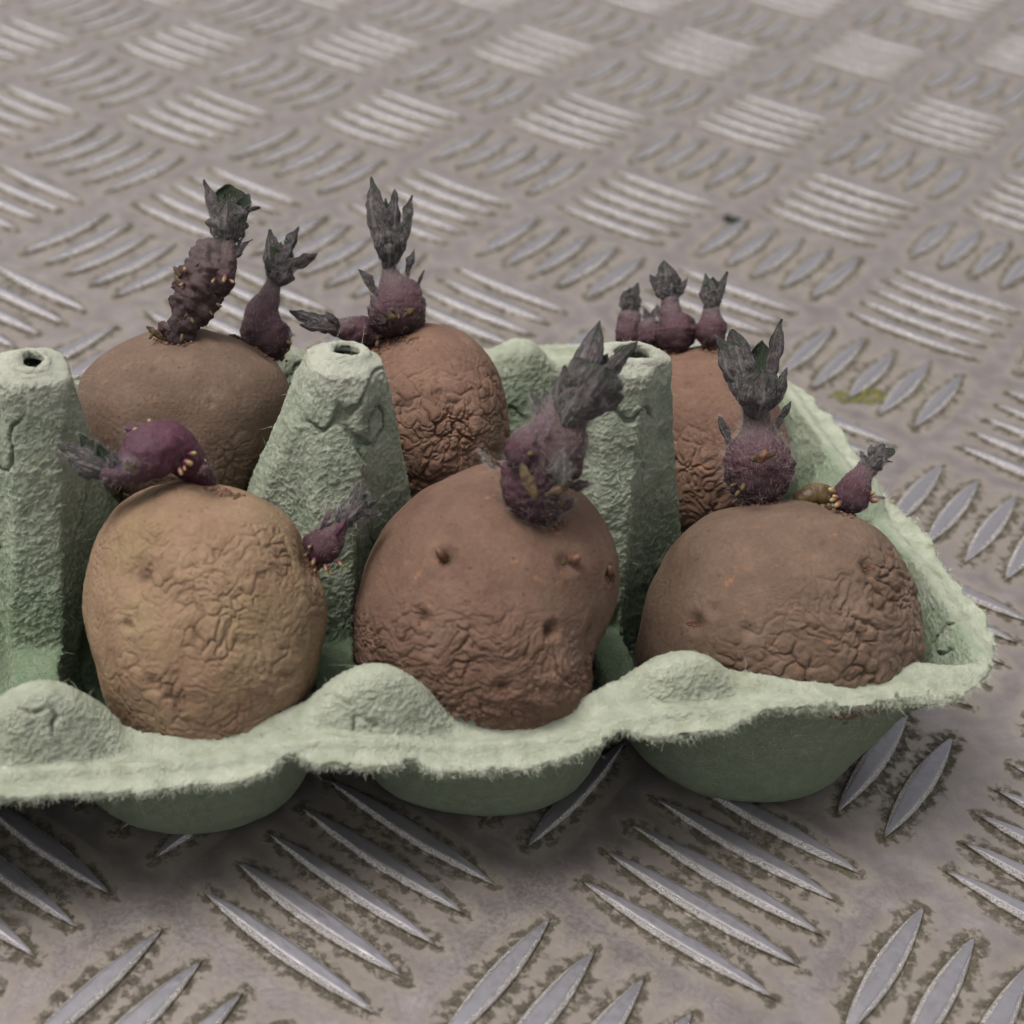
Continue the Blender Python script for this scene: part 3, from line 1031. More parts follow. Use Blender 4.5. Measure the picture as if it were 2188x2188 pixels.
def tube_mesh(path, radii, n=70, m=40, lump=.12, flat=1., seed=0):
    C_ = catmull(path, n)
    r = np.maximum(catmull(np.stack([radii] * 3, 1), n)[:, 0], .02)
    T = np.gradient(C_, axis=0)
    T /= np.linalg.norm(T, axis=1)[:, None]
    a = np.cross(T[0], CB)
    a = nrm(a)
    As, Bs = [], []
    for k in range(n):
        a = nrm(a - T[k] * (a @ T[k]))
        As.append(a)
        Bs.append(np.cross(T[k], a))
    As, Bs = np.array(As), np.array(Bs)
    # round the two ends off
    L = np.concatenate([[0], np.cumsum(np.linalg.norm(np.diff(C_, axis=0), axis=1))])
    r0, r1 = r[0], r[-1]
    e0 = np.sqrt(np.clip(1 - (1 - np.clip(L / max(r0 * .9, 1e-3), 0, 1)) ** 2, 0, 1))
    e1 = np.sqrt(np.clip(1 - (1 - np.clip((L[-1] - L) / max(r1 * .9, 1e-3), 0, 1)) ** 2, 0, 1))
    r = r * np.maximum(e0, .02) * np.maximum(e1, .02)
    ph = np.arange(m) * 2 * math.pi / m
    V = C_[:, None] + r[:, None, None] * (As[:, None] * np.cos(ph)[None, :, None] + flat * Bs[:, None] * np.sin(ph)[None, :, None])
    V = V.reshape(-1, 3)
    t = np.repeat(L / L[-1], m)
    rr = np.repeat(r, m)
    lump = lump * 1.1 + .02
    F_ = grid_faces(n, m, True)
    N = normals_of(V, F_)
    ctr = np.repeat(C_, m, 0)
    if ((V - ctr) * N).sum() < 0:
        F_ = F_[:, ::-1]
        N = -N
    V = V + N * (rr * lump * (perlin(V * .45 + seed) + .6 * perlin(V * 1.1 + seed) + .3 * perlin(V * 2.6 + seed)))[:, None]
    caps = np.array([V[:m].mean(0), V[-m:].mean(0)])
    k = len(V)
    f0 = np.stack([np.full(m, k), (np.arange(m) + 1) % m, np.arange(m)], 1)
    f1 = np.stack([np.full(m, k + 1), (n - 1) * m + np.arange(m), (n - 1) * m + (np.arange(m) + 1) % m], 1)
    if (np.cross(V[0] - V[k - 1], V[1] - V[0]) @ T[0]) > 9e9:
        pass
    return np.vstack([V, caps]), [F_, np.vstack([f0, f1])], np.concatenate([t, [0, 1]]), N


def hairs_on(V, N, t, parent, n, L=1.2, name='down', mat=None, comb=None, lay=.9, wd=.020, seed=0, trange=(0, 1)):
    r = np.random.default_rng(100 + seed)
    n = int(n * .8)
    ok = np.where((t >= trange[0]) & (t <= trange[1]))[0]
    i = r.choice(ok, n)
    j = np.clip(i + r.integers(-1, 2, n), 0, len(V) - 1)
    P = V[i] * .6 + V[j] * .4 if False else V[i] + r.normal(size=(n, 3)) * .12
    Nn = N[i]
    cm = np.zeros((n, 3)) if comb is None else np.asarray(comb)[None] * np.ones((n, 1))
    Dv = Nn * (1 - lay * .55) + cm * lay + vnoise(P * .6) * .7 + r.normal(size=(n, 3)) * .30
    dn = (Dv * Nn).sum(1)
    Dv = Dv + Nn * np.maximum(.12 - dn, 0)[:, None]
    LL = L * np.clip(r.gamma(3, .33, n), .25, 2.4)
    VV, F_ = build_fibres(P, Dv, LL * .8, wd * .85, .7, seg=3, seedv=seed + 7)
    o = mesh_obj(name, VV, F_, mat or HAIR, parent)
    o['kind'] = 'stuff'
    return o


class Shoot:
    def __init__(s, pot, bx, by, push=.0, label=None, mat=PURPLE, name='shoot'):
        s.pot = pot
        hit = pot['bvh'].ray_cast(Vector(CAM), Vector(ray_dir(bx, by)))
        if hit[0] is None:
            k = np.argmin((proj(pot['V'])[0] - bx) ** 2 + (proj(pot['V'])[1] - by) ** 2)
            p = pot['V'][k]
        else:
            p = np.array(hit[0])
        s.dep = depth_of(p) + push
        s.px = 1 * D_ * s.dep / F_PX       # mm per (1932-wide) pixel here
        s.mat = mat
        s.label = label
        s.main = None
        s.seed = int(bx + by)

    def at(s, x, y, d=0.):
        return unproj(x, y, s.dep + d)

    def body(s, pts, lump=.12, flat=1., hair=600, hl=1.1, lay=.9, comb=None, mat=None, name='shoot', hmat=None, n=70, m=40):
        P = [s.at(p[0], p[1], p[3] if len(p) > 3 else 0) for p in pts]
        R = [p[2] * s.px for p in pts]
        V, F_, t, N = tube_mesh(P, R, n, m, lump, flat, s.seed * .37)
        par = s.main or s.pot['root']
        o = mesh_obj(name, V, F_, mat or s.mat, par, attrs={'t': t})
        if s.main is None:
            s.main = o
            if s.label:
                o['label'] = s.label
        if hair:
            nn = len(N)
            cb = nrm(P[-1] - P[0]) if comb is None else comb
            hairs_on(V[:nn], N, t[:nn], s.main, hair, hl, comb=cb * .8, lay=lay, seed=s.seed + len(pts), mat=hmat)
        s.P = P
        return o

    def leaf(s, bx, by, tx, ty, wpx, az=0, d0=0., d1=0., bulge=.25, wrap=1.0, ruff=.10, curl=0., name='leaf', mat=None, hair=270, tipw=.0, peak=.5):
        """a leaf from pixel (bx,by) to (tx,ty); az = the side of the stem its outer face looks at (0 camera, 90 right, 180 away, 270 left)"""
        sd = s.seed + int(tx * 3 + ty + az)
        B_, T_ = s.at(bx, by, d0), s.at(tx, ty, d1)
        ax = nrm(T_ - B_)
        Ln = np.linalg.norm(T_ - B_)
        cam = nrm(CB - ax * (CB @ ax))
        rt = np.cross(ax, cam)
        rt = rt if rt @ CR > 0 or abs(rt @ CR) < .1 else -rt
        a = rad(az)
        out = cam * math.cos(a) + rt * math.sin(a)
        side = np.cross(ax, out)
        nu, nv = 40, 33
        u = np.linspace(0, 1, nu)
        v = np.linspace(-1, 1, nv)
        U, Vv = np.meshgrid(u, v, indexing='ij')
        pk = peak
        wf = np.where(u < pk, .22 + .78 * np.sin(np.clip(u / pk, 0, 1) * math.pi / 2) ** .9, np.cos(np.clip((u - pk) / (1 - pk), 0, 1) * math.pi / 2) ** (1.05 - tipw))
        wd = wpx * s.px * .43 * wf
        q0 = np.stack([U * 3 + sd, Vv * 2.2, U * 0], 2).reshape(-1, 3)
        nz = perlin(q0).reshape(nu, nv)
        lob = 1 + .22 * perlin(np.stack([u * 6 + sd, u * 0 + .3, u * 0], 1)) + .12 * perlin(np.stack([u * 15 + sd, u * 0 + .7, u * 0], 1))
        wd = wd * lob
        cen = B_ + U[..., None] * ax * Ln + out * (np.sin(U * math.pi * .9) * bulge * Ln * .5)[..., None] + out * (curl * Ln * U ** 3)[..., None]
        W_ = wd[:, None]
        wr_ = wrap * 1.15
        Pm = cen + side * (W_ * np.sin(Vv * wr_) / max(math.sin(min(wr_, 1.57)), .5))[..., None] \
            - out * (W_ * (1 - np.cos(Vv * wr_)))[..., None]
        rf = ruff * W_ * (np.abs(Vv) ** 2) * np.sin(U * 17 + sd + np.sign(Vv) * 1.3) + .12 * W_ * nz
        Pm = Pm + out * rf[..., None]
        # midrib and side veins stand out on the back of the leaf
        fan = Vv * 5.5 + .8 * perlin(np.stack([U * 2.5 + sd, Vv * 2, U * 0], 2).reshape(-1, 3)).reshape(nu, nv)
        vein = np.exp(-(Vv / .10) ** 2) + .8 * np.exp(-(((fan % 1) - .5) / .16) ** 2)
        f = grid_faces(nu, nv)
        Pm = Pm.reshape(-1, 3)
        N = normals_of(Pm, f)
        if (N @ out).sum() < 0:
            f = f[:, ::-1]
            N = -N
        th = .16
        k = len(Pm)
        idx = np.arange(k).reshape(nu, nv)
        ring = np.concatenate([idx[0, :], idx[1:, -1], idx[-1, -2::-1], idx[-2:0:-1, 0]])
        r2 = np.roll(ring, -1)
        V2 = np.vstack([Pm + N * th * .5 + N * (vein.reshape(-1, 1) * .10) + N * (.36 * perlin(Pm * .5 + sd) + .12 * perlin(Pm * 1.3))[:, None], Pm - N * th * .5])
        F2 = np.vstack([f, f[:, ::-1] + k, np.stack([ring, r2, r2 + k, ring + k], 1)])
        inner = np.concatenate([np.zeros(k), np.ones(k)])
        tt = np.tile(U.ravel(), 2)
        o = mesh_obj(name, V2, F2, mat or LEAF, s.main or s.pot['root'], attrs={'inner': inner, 't': tt, 'vein': np.tile(vein.ravel(), 2)})
        if hair:
            hairs_on(Pm + N * th * .5, N, U.ravel(), s.main, hair, .72, comb=ax, lay=1.1, wd=.014, seed=sd, mat=HAIRG)
        return o

    def head(s, bx, by, leaves, **k):
        for lf in leaves:
            s.leaf(bx + lf.get('ox', 0), by + lf.get('oy', 0), *lf['t'], lf['w'], lf['az'], **{**k, **lf.get('k', {})})

    def nubs(s, pts, mat=NUB, r=4.0, ln=9, name='root_tip', d=0.):
        """short blunt root tips poking out from pixel (x, y) in image direction ang (deg, 0 right, 90 up)"""
        for (x, y, ang, *e) in pts:
            k = (e[0] if e else 1.) * (.72 + .4 * ((x * 7 + y * 3) % 10) / 10)
            dd = e[1] if len(e) > 1 else d
            a = rad(ang)
            dx, dy = math.cos(a) * ln * k, -math.sin(a) * ln * k
            P = [s.at(x - dx * .6, y - dy * .6, dd + .6), s.at(x + dx * .3, y + dy * .3, dd), s.at(x + dx, y + dy, dd - .15)]
            V, F_, t, N = tube_mesh(P, [r * s.px * k, r * s.px * k, r * s.px * k * .55], 14, 14, .06)
            mesh_obj(name, V, F_, mat, s.main or s.pot['root'], attrs={'t': t})

    def crumbs(s, cx, cy, rx, ry, n, size=3.2, mat=NUBR, name='root_buds', d=0., ang=0.):
        r = np.random.default_rng(s.seed + 5)
        n = int(n * 1.7)
        Vs, Fs, b = [], [], 0
        ca, sa = math.cos(rad(ang)), math.sin(rad(ang))
        for i in range(n):
            a, q = r.random() * 6.283, math.sqrt(r.random())
            x_, y_ = rx * q * math.cos(a), ry * q * math.sin(a)
            x, y = cx + x_ * ca - y_ * sa, cy + x_ * sa + y_ * ca
            hit = s.pot['bvh'].ray_cast(Vector(CAM), Vector(ray_dir(x, y)))
            p = np.array(hit[0]) if hit[0] is not None else s.at(x, y, d)
            k = size * s.px * (.5 + r.random())
            v = ICO3[:, :] * k * np.array([1, .8 + .5 * r.random(), .8 + .5 * r.random()]) + p + CB * k * .4 * r.random()
            v = v + .25 * k * vnoise(v * 1.3)
            Vs.append(v)
            Fs.append(ICOF3 + b)
            b += len(v)
        o = mesh_obj(name, np.vstack(Vs), np.vstack(Fs), mat, s.main or s.pot['root'])
        o['kind'] = 'stuff'
        return o


# --- back left potato: tall dark knobbly shoot
s = Shoot(B1, 335, 645, 1.0, 'tall dark knobbly shoot with a crown of grey leaves', DARK)
s.body([(328, 655, 34, .5), (340, 620, 30), (360, 585, 38), (378, 545, 46), (388, 510, 44), (402, 480, 36), (418, 458, 28)], lump=.26, hair=700, hl=.7)
s.body([(412, 560, 16, -2), (425, 520, 20, -3), (430, 480, 15, -2.5), (433, 450, 12, -2)], lump=.2, hair=260, hl=.8, name='side_stem')
s.body([(302, 630, 22, -1), (322, 612, 18, -1)], lump=.3, hair=60, name='side_stem')
s.head(424, 470, [
    dict(t=(388, 338), w=44, az=285, k=dict(d1=1.0, bulge=.12, wrap=1.25)),
    dict(t=(432, 372), w=82, az=350, k=dict(d0=-1, d1=-4, bulge=.45, wrap=1.2, ruff=.2, peak=.55)),
    dict(t=(434, 345), w=66, az=180, k=dict(d0=1, d1=4.5, bulge=.25, wrap=.9, ruff=.3, tipw=.35, peak=.75)),
    dict(t=(464, 362), w=48, az=120, k=dict(d0=1, d1=2.5, bulge=.3, wrap=1.1, ruff=.35, tipw=.3, peak=.7)),
    dict(t=(483, 384), w=34, az=80, oy=-30, ox=12, k=dict(d1=.5, bulge=-.1, wrap=1.0, ruff=.2, curl=.15)),
    dict(t=(412, 392), w=50, az=300, k=dict(d0=-1, d1=-2.5, bulge=.4, wrap=1.2)),
    dict(t=(458, 398), w=50, az=60, k=dict(d0=-1, d1=-1.5, bulge=.4, wrap=1.2)),
])
s.leaf(432, 495, 463, 449, 16, 40, d0=-2, d1=-1, curl=.3, ruff=.3)
s.leaf(440, 475, 452, 442, 14, 90, d0=-2, d1=-1, curl=.2, ruff=.3)
s.leaf(340, 520, 328, 503, 16, 300, d0=-2, d1=-1, name='bud_scale', mat=SCALE, hair=0)
s.leaf(345, 545, 330, 520, 14, 300, d0=-2, d1=-1, name='bud_scale', mat=SCALE, hair=0)
s.leaf(310, 640, 278, 615, 18, 320, d0=-2, d1=-2, name='bud_scale', mat=SCALE, hair=0)
s.nubs([(404, 528, 230, 1, -5), (424, 524, 250, 1.5, -5.5), (436, 530, 330, 1, -5), (350, 512, 110, 1, -3.5), (345, 536, 200, .9, -3.5)])
s.nubs([(286, 632, 240, 1.0, -2.5), (343, 636, 260, 1.0, -3.5), (350, 598, 60, .9, -4), (362, 604, 300, .9, -4), (334, 604, 120, .8, -4), (412, 575, 330, .8, -3), (372, 500, 60, .8, -4.5), (398, 590, 300, .7, -3)], mat=SCALE, r=3.4)
s.crumbs(330, 642, 40, 10, 34, 3.0)

# --- back left potato: grey shoot leaning over its right shoulder
s = Shoot(B1, 505, 668, 2.0, 'grey downy shoot with spreading leaves', PURPLE)
s.body([(520, 680, 30, 1), (508, 650, 46), (496, 620, 44), (496, 590, 33), (508, 560, 22), (516, 535, 15), (520, 510, 15)], lump=.07, hair=1500, hl=1.2)
s.head(521, 540, [
    dict(t=(512, 434), w=46, az=320, k=dict(d1=0, bulge=.25, wrap=1.2)),
    dict(t=(562, 428), w=40, az=30, oy=-20, k=dict(d1=1, bulge=.1, wrap=.9)),
    dict(t=(600, 480), w=40, az=60, oy=-35, ox=6, k=dict(d1=0, bulge=.35, wrap=1.1, curl=-.1)),
    dict(t=(545, 500), w=52, az=20, k=dict(d0=-1, d1=-3, bulge=.45, wrap=1.2)),
    dict(t=(508, 480), w=40, az=290, k=dict(d1=-2, bulge=.4, wrap=1.2)),
    dict(t=(530, 455), w=44, az=180, k=dict(d0=1, d1=3, bulge=.25, wrap=.9)),
    dict(t=(556, 505), w=14, az=60, oy=-20, ox=12, k=dict(d0=-1, d1=-1, curl=.2)),
])
s.leaf(455, 640, 431, 630, 16, 300, d0=-1, d1=-2, name='bud_scale', mat=SCALE)
s.leaf(540, 630, 554, 634, 18, 60, d0=-2, d1=-2, name='bud_scale', mat=SCALE)
s.nubs([(531, 655, 300, 1, -3), (445, 650, 210, .9, -2), (542, 645, 330, 1, -3)], mat=SCALE)
s.crumbs(510, 668, 34, 9, 20, 3, ang=25)

# --- back middle potato: upright plump shoot
s = Shoot(B2, 752, 637, 1.5, 'upright plump purple shoot with pointed leaf tuft', PURPLE)
s.body([(748, 635, 36, 1), (748, 608, 52), (750, 580, 54), (747, 552, 44), (739, 528, 24), (734, 508, 14), (732, 490, 13)], lump=.06, hair=2200, hl=1.1)
s.head(733, 508, [
    dict(t=(704, 334), w=50, az=320, k=dict(d1=0, bulge=.26, wrap=1.25, peak=.5)),
    dict(t=(742, 356), w=40, az=20, k=dict(d0=1, d1=1, bulge=.22, wrap=1.1)),
    dict(t=(772, 368), w=42, az=60, k=dict(d0=1, d1=1, bulge=.25, wrap=1.2, tipw=.3, ruff=.2)),
    dict(t=(730, 415), w=52, az=0, k=dict(d0=-1, d1=-3.5, bulge=.42, wrap=1.2)),
    dict(t=(758, 420), w=40, az=70, k=dict(d1=-1.5, bulge=.42, wrap=1.2)),
    dict(t=(728, 372), w=44, az=180, k=dict(d0=1, d1=4, bulge=.2, wrap=.9)),
])
s.leaf(712, 560, 676, 506, 24, 300, d0=-2, d1=-2, bulge=.1, wrap=1.2)
s.leaf(768, 525, 781, 470, 20, 60, d0=-1, d1=-1, bulge=.1, wrap=1.2)
s.leaf(786, 545, 799, 510, 14, 80, d0=-1, d1=-1, bulge=.1, wrap=1.2)
s.leaf(725, 610, 700, 555, 30, 330, d0=-5, d1=-4.5, bulge=.1, wrap=1.0, name='bud_scale', mat=PURPLE)
s.leaf(760, 598, 785, 580, 15, 20, d0=-6, d1=-6.5, name='bud_scale', mat=SCALE, hair=0)
s.leaf(750, 600, 722, 592, 14, 340, d0=-6, d1=-6.5, name='bud_scale', mat=SCALE, hair=0)
s.nubs([(742, 588, 120, .9, -6), (752, 596, 270, .9, -6), (765, 586, 40, .8, -6), (735, 600, 200, .8, -6)], mat=SCALE, r=3.5)
s.crumbs(748, 640, 40, 9, 28, 3)
# lying shoot beside it
s = Shoot(B2, 735, 645, 2.5, 'small shoot lying to the left', PURPLE)
s.body([(722, 646, 20), (700, 632, 26), (676, 624, 29), (650, 621, 22), (625, 616, 15), (605, 608, 14)], lump=.1, hair=700, hl=.9)
s.leaf(640, 622, 546, 588, 26, 20, d0=-1, d1=0, bulge=.15, wrap=1.1, tipw=.3)
s.leaf(635, 622, 566, 612, 24, 330, d0=-2, d1=-1, bulge=.15, wrap=1.1)
s.leaf(630, 612, 575, 590, 24, 200, d0=1, d1=1, bulge=.15, wrap=.9)
s.leaf(640, 612, 614, 590, 16, 340, d0=-2, d1=-2, bulge=.5, wrap=.9)
s.leaf(668, 612, 660, 600, 12, 0, d0=-2, d1=-2, name='bud_scale', mat=SCALE)
s.nubs([(690, 630, 200, .9, -3), (712, 648, 260, .9, -3)], mat=SCALE)
s.crumbs(712, 652, 24, 14, 24, 3.4)

# --- back right potato: a row of four small shoots
for (bx, pts, lv, lab) in (
    (1275, [(1275, 660, 30, 1), (1275, 640, 38), (1275, 618, 38), (1268, 596, 24), (1265, 575, 17), (1264, 555, 15)],
     [((1228, 517), 26, 300), ((1252, 490), 40, 350), ((1296, 522), 24, 60), ((1275, 510), 34, 180), ((1262, 520), 34, 10)], 'middle and largest shoot of the row on the right hand potato'),
    (1341, [(1340, 650, 22, 1), (1341, 632, 27), (1342, 612, 26), (1342, 594, 17), (1342, 575, 14)],
     [((1332, 515), 30, 320), ((1367, 513), 28, 50), ((1346, 520), 34, 180), ((1346, 548), 30, 0)], 'right shoot of the row on the right hand potato'),
    (1226, [(1226, 650, 22, 1), (1226, 634, 26), (1224, 614, 22), (1222, 600, 12)],
     [((1216, 582), 13, 340), ((1238, 578), 12, 30)], 'leafless short shoot of the row on the right hand potato'),
    (1190, [(1190, 660, 22, 2), (1188, 630, 26, 2), (1188, 602, 22, 2), (1189, 580, 18, 2)],
     [((1200, 535), 32, 40), ((1178, 548), 30, 320), ((1190, 540), 34, 180), ((1192, 556), 34, 0)], 'leftmost shoot of the row on the right hand potato'),
):
    s = Shoot(B3, max(bx, 1232), 668, 1.5, lab, PURPLE)
    s.body(pts, lump=.09, hair=650, hl=.8)
    nx, ny = pts[-1][0], pts[-2][1]
    for i, (t_, w_, az) in enumerate(lv):
        dz = -2 if az in (0, 10) else (2 if az == 180 else 0)
        s.leaf(nx, ny, t_[0], t_[1], w_ * 1.15, az, d0=pts[-1][3] if len(pts[-1]) > 3 else 0, d1=dz + (pts[-1][3] if len(pts[-1]) > 3 else 0), bulge=.25, wrap=1.2)
    s.crumbs(bx, 656, 26, 12, 22, 3.6)
s.leaf(1245, 600, 1240, 575, 13, 320, d0=-3, d1=-3, name='bud_scale', mat=LEAF)

# --- front left potato: fat shoot lying to the left
s = Shoot(P1, 400, 925, 1.0, 'fat bright purple shoot lying to the left', MAGENTA)
s.body([(402, 925, 18, 3), (380, 903, 26, 2), (352, 868, 38, 0), (318, 842, 48, -2), (280, 855, 52, -4), (250, 878, 38, -5), (222, 893, 25, -6), (200, 893, 16, -6), (185, 888, 14, -6)], lump=.05, hair=1300, hl=.8, n=100, m=56, lay=1.1)
s.head(205, 893, [
    dict(t=(112, 838), w=52, az=330, k=dict(d0=-6, d1=-5, bulge=.25, wrap=1.2)),
    dict(t=(128, 868), w=48, az=10, k=dict(d0=-6, d1=-8, bulge=.3, wrap=1.2, tipw=.3)),
    dict(t=(150, 815), w=46, az=200, k=dict(d0=-5, d1=-2, bulge=.3, wrap=1.1)),
    dict(t=(110, 866), w=30, az=90, oy=4, k=dict(d0=-6, d1=-6, bulge=.1, wrap=1.1, curl=.1)),
    dict(t=(182, 835), w=34, az=180, ox=6, k=dict(d0=-6, d1=-6, bulge=.3, wrap=1.1)),
    dict(t=(215, 852), w=30, az=0, ox=6, k=dict(d0=-6, d1=-8, bulge=.5, wrap=1.1)),
])
s.leaf(255, 893, 238, 868, 22, 0, d0=-10, d1=-11, name='bud_scale', mat=SCALE)
s.nubs([(284, 800, 110, 1.1, -2), (262, 815, 150, 1.3, -3), (362, 856, 10, 1.3, -5), (353, 872, 340, 1.3, -5.5), (340, 888, 290, 1.2, -6), (383, 870, 20, 1, -1), (386, 880, 350, 1, -1), (348, 882, 280, .9, -6)], r=4.4)
s.body([(270, 812, 9, -2), (250, 810, 10, -2), (236, 806, 6, -2)], hair=30, name='side_stem')
s.leaf(375, 895, 392, 878, 14, 0, d0=-4, d1=-4, name='bud_scale', mat=PURPLE, hair=30)
s.crumbs(415, 928, 34, 8, 36, 2.8, ang=12)
s.crumbs(440, 936, 22, 6, 20, 2.4, name='root_buds', mat=SCALE)

# --- front left potato: small shoot at its right shoulder
s = Shoot(P1, 578, 1050, 2.5, 'small purple shoot pointing up and to the right', PURPLE)
s.body([(582, 1052, 28, 2), (598, 1038, 33), (618, 1022, 33), (632, 1004, 22), (645, 988, 15), (655, 976, 14)], lump=.07, hair=900, hl=.7)
s.head(640, 995, [
    dict(t=(680, 910), w=34, az=320, k=dict(bulge=.12, wrap=1.2)),
    dict(t=(719, 934), w=32, az=60, k=dict(d1=.5, bulge=.15, wrap=1.2)),
    dict(t=(713, 972), w=26, az=70, oy=-8, ox=10, k=dict(d1=0, bulge=-.1, wrap=1.0, tipw=.4, peak=.75)),
    dict(t=(690, 945), w=38, az=0, k=dict(d0=-1, d1=-2.5, bulge=.3, wrap=1.2)),
    dict(t=(695, 930), w=34, az=180, k=dict(d0=1, d1=2, bulge=.2, wrap=1.0)),
])
s.leaf(605, 1000, 626, 962, 12, 320, d0=-1, d1=-1, name='bud_scale', mat=PURPLE)
s.leaf(636, 985, 640, 958, 14, 320, d0=-1, d1=-1, mat=LEAF)
s.leaf(632, 1010, 655, 975, 12, 10, d0=-3, d1=-2.5, name='bud_scale', mat=MAGENTA, hair=0)
s.nubs([(578, 1045, 230, .9, -3), (592, 1058, 250, 1, -4), (594, 1072, 260, 1, -3.5), (614, 1070, 280, 1, -4), (640, 1062, 310, 1, -2), (600, 1080, 280, .9, -2), (586, 1030, 220, .9, -3), (622, 1078, 290, .8, -3)], r=4.0)
s.crumbs(585, 1062, 16, 24, 26, 2.8, ang=-20)

# --- front middle potato: thick leafy shoot leaning right
s = Shoot(P2, 1035, 980, .5, 'thick leafy shoot with a fan of purple grey leaves', PURPLE)
s.body([(1040, 985, 26, 0), (1025, 962, 38, -1), (1008, 938, 50, -2), (1000, 908, 53, -3), (1006, 872, 47, -4), (1018, 842, 42, -4), (1035, 812, 36, -4), (1055, 785, 30, -4), (1075, 760, 26, -4)], lump=.09, hair=3800, hl=1.35, n=110, m=60, mat=PURPLE)
s.body([(1040, 905, 22, -8), (1055, 870, 30, -8), (1068, 830, 34, -7), (1078, 795, 32, -6), (1088, 765, 28, -5)], lump=.14, hair=1500, hl=1.2, mat=DARK, name='side_stem')
s.body([(1080, 905, 15, -3), (1085, 870, 16, -3), (1095, 838, 13, -3), (1103, 815, 8, -3)], lump=.1, hair=400, name='side_stem')
s.leaf(960, 880, 1005, 800, 66, 320, d0=-8, d1=-8, bulge=.3, wrap=1.1, name='bud_scale', mat=PURPLE)
s.leaf(1010, 945, 985, 875, 24, 340, d0=-10, d1=-9, bulge=.3, wrap=.9, name='bud_scale', mat=SCALE, hair=40)
s.leaf(1030, 935, 1085, 905, 18, 0, d0=-10, d1=-9, bulge=.3, wrap=.9, name='bud_scale', mat=SCALE, hair=40)
s.leaf(1062, 915, 1060, 850, 44, 10, d0=-11, d1=-10, bulge=.3, wrap=1.1)
s.head(1062, 800, [
    dict(t=(1134, 606), w=66, az=320, k=dict(d0=-4, d1=-1, bulge=.16, wrap=1.2, peak=.55)),
    dict(t=(1199, 640), w=64, az=60, k=dict(d0=-4, d1=-2, bulge=.16, wrap=1.2, peak=.6)),
    dict(t=(1150, 665), w=80, az=180, k=dict(d0=-3, d1=1, bulge=.2, wrap=.8)),
    dict(t=(1140, 690), w=118, az=0, ox=8, oy=-6, k=dict(d0=-8, d1=-13, bulge=.3, wrap=.95, ruff=.16, tipw=.45, peak=.8)),
    dict(t=(1176, 745), w=60, az=40, ox=15, oy=-8, k=dict(d0=-8, d1=-10, bulge=.2, wrap=1.0, ruff=.2, tipw=.3, peak=.7)),
    dict(t=(1072, 690), w=62, az=300, k=dict(d0=-6, d1=-8, bulge=.35, wrap=1.15)),
    dict(t=(1110, 720), w=70, az=330, k=dict(d0=-9, d1=-12, bulge=.3, wrap=1.1)),
], hair=260)
s.leaf(1022, 800, 1030, 735, 44, 300, d0=-3, d1=-2, bulge=.2, wrap=1.2)
s.leaf(1020, 790, 1002, 742, 24, 300, d0=-3, d1=-2, bulge=.1, wrap=1.2, tipw=.3)
s.leaf(1050, 770, 1052, 728, 22, 330, d0=-3, d1=-2, bulge=.1, wrap=1.2, tipw=.3, mat=SCALE)
s.leaf(945, 880, 908, 850, 16, 300, d0=-3, d1=-2, name='bud_scale', mat=SCALE)
s.leaf(935, 885, 916, 868, 12, 300, d0=-4, d1=-3, name='bud_scale', mat=SCALE)
s.leaf(1075, 918, 1118, 912, 20, 20, d0=-4, d1=-3, name='bud_scale', mat=DARK)
s.leaf(1060, 965, 1082, 940, 16, 20, d0=-5, d1=-5, name='bud_scale', mat=DARK)
s.nubs([(1003, 855, 200, 1, -13), (1058, 952, 120, 1.1, -6)], mat=SCALE, r=5)
s.crumbs(1038, 985, 32, 14, 60, 3.2)
s.nubs([(1038, 992, 280, .9, -1.5), (1056, 986, 320, .9, -1.5), (1022, 988, 240, .8, -1.5), (1050, 1000, 300, .7, -1.5)], mat=SCALE, r=3.2)

# --- small budding eyes of the front middle potato
for (x, y, dx, dy, w_) in ((832, 1045, 16, 18, 9), (1085, 1054, -22, 6, 9), (1150, 1075, 4, 14, 7)):
    e = Shoot(P2, x, y, -.5, None, SCALE)
    e.body([(x + dx * .4, y + dy * .4, w_, .8), (x, y, w_, -.6), (x - dx * .55, y - dy * .5, w_ * .6, -1.2)], lump=.18, hair=20, hl=.5, name='bud', mat=NUBR, n=24, m=20)
    e.crumbs(x + dx * .6, y + dy * .6, 14, 7, 26, 2.0, mat=SCALE, ang=math.degrees(math.atan2(dy, dx)))
for (x, y, n_) in ((1150, 1105, 20), (950, 1302, 16), (795, 1172, 6)):
    e = Shoot(P2, x, y, 0, None, SCALE)
    e.crumbs(x, y, 10, 9, n_, 1.7, mat=NUBR)
for (x, y, n_) in ((1640, 1072, 18), (1308, 1178, 20)):
    e = Shoot(P3, x, y, 0, None, SCALE)
    e.crumbs(x, y, 16, 7, n_, 1.6, mat=NUBR)

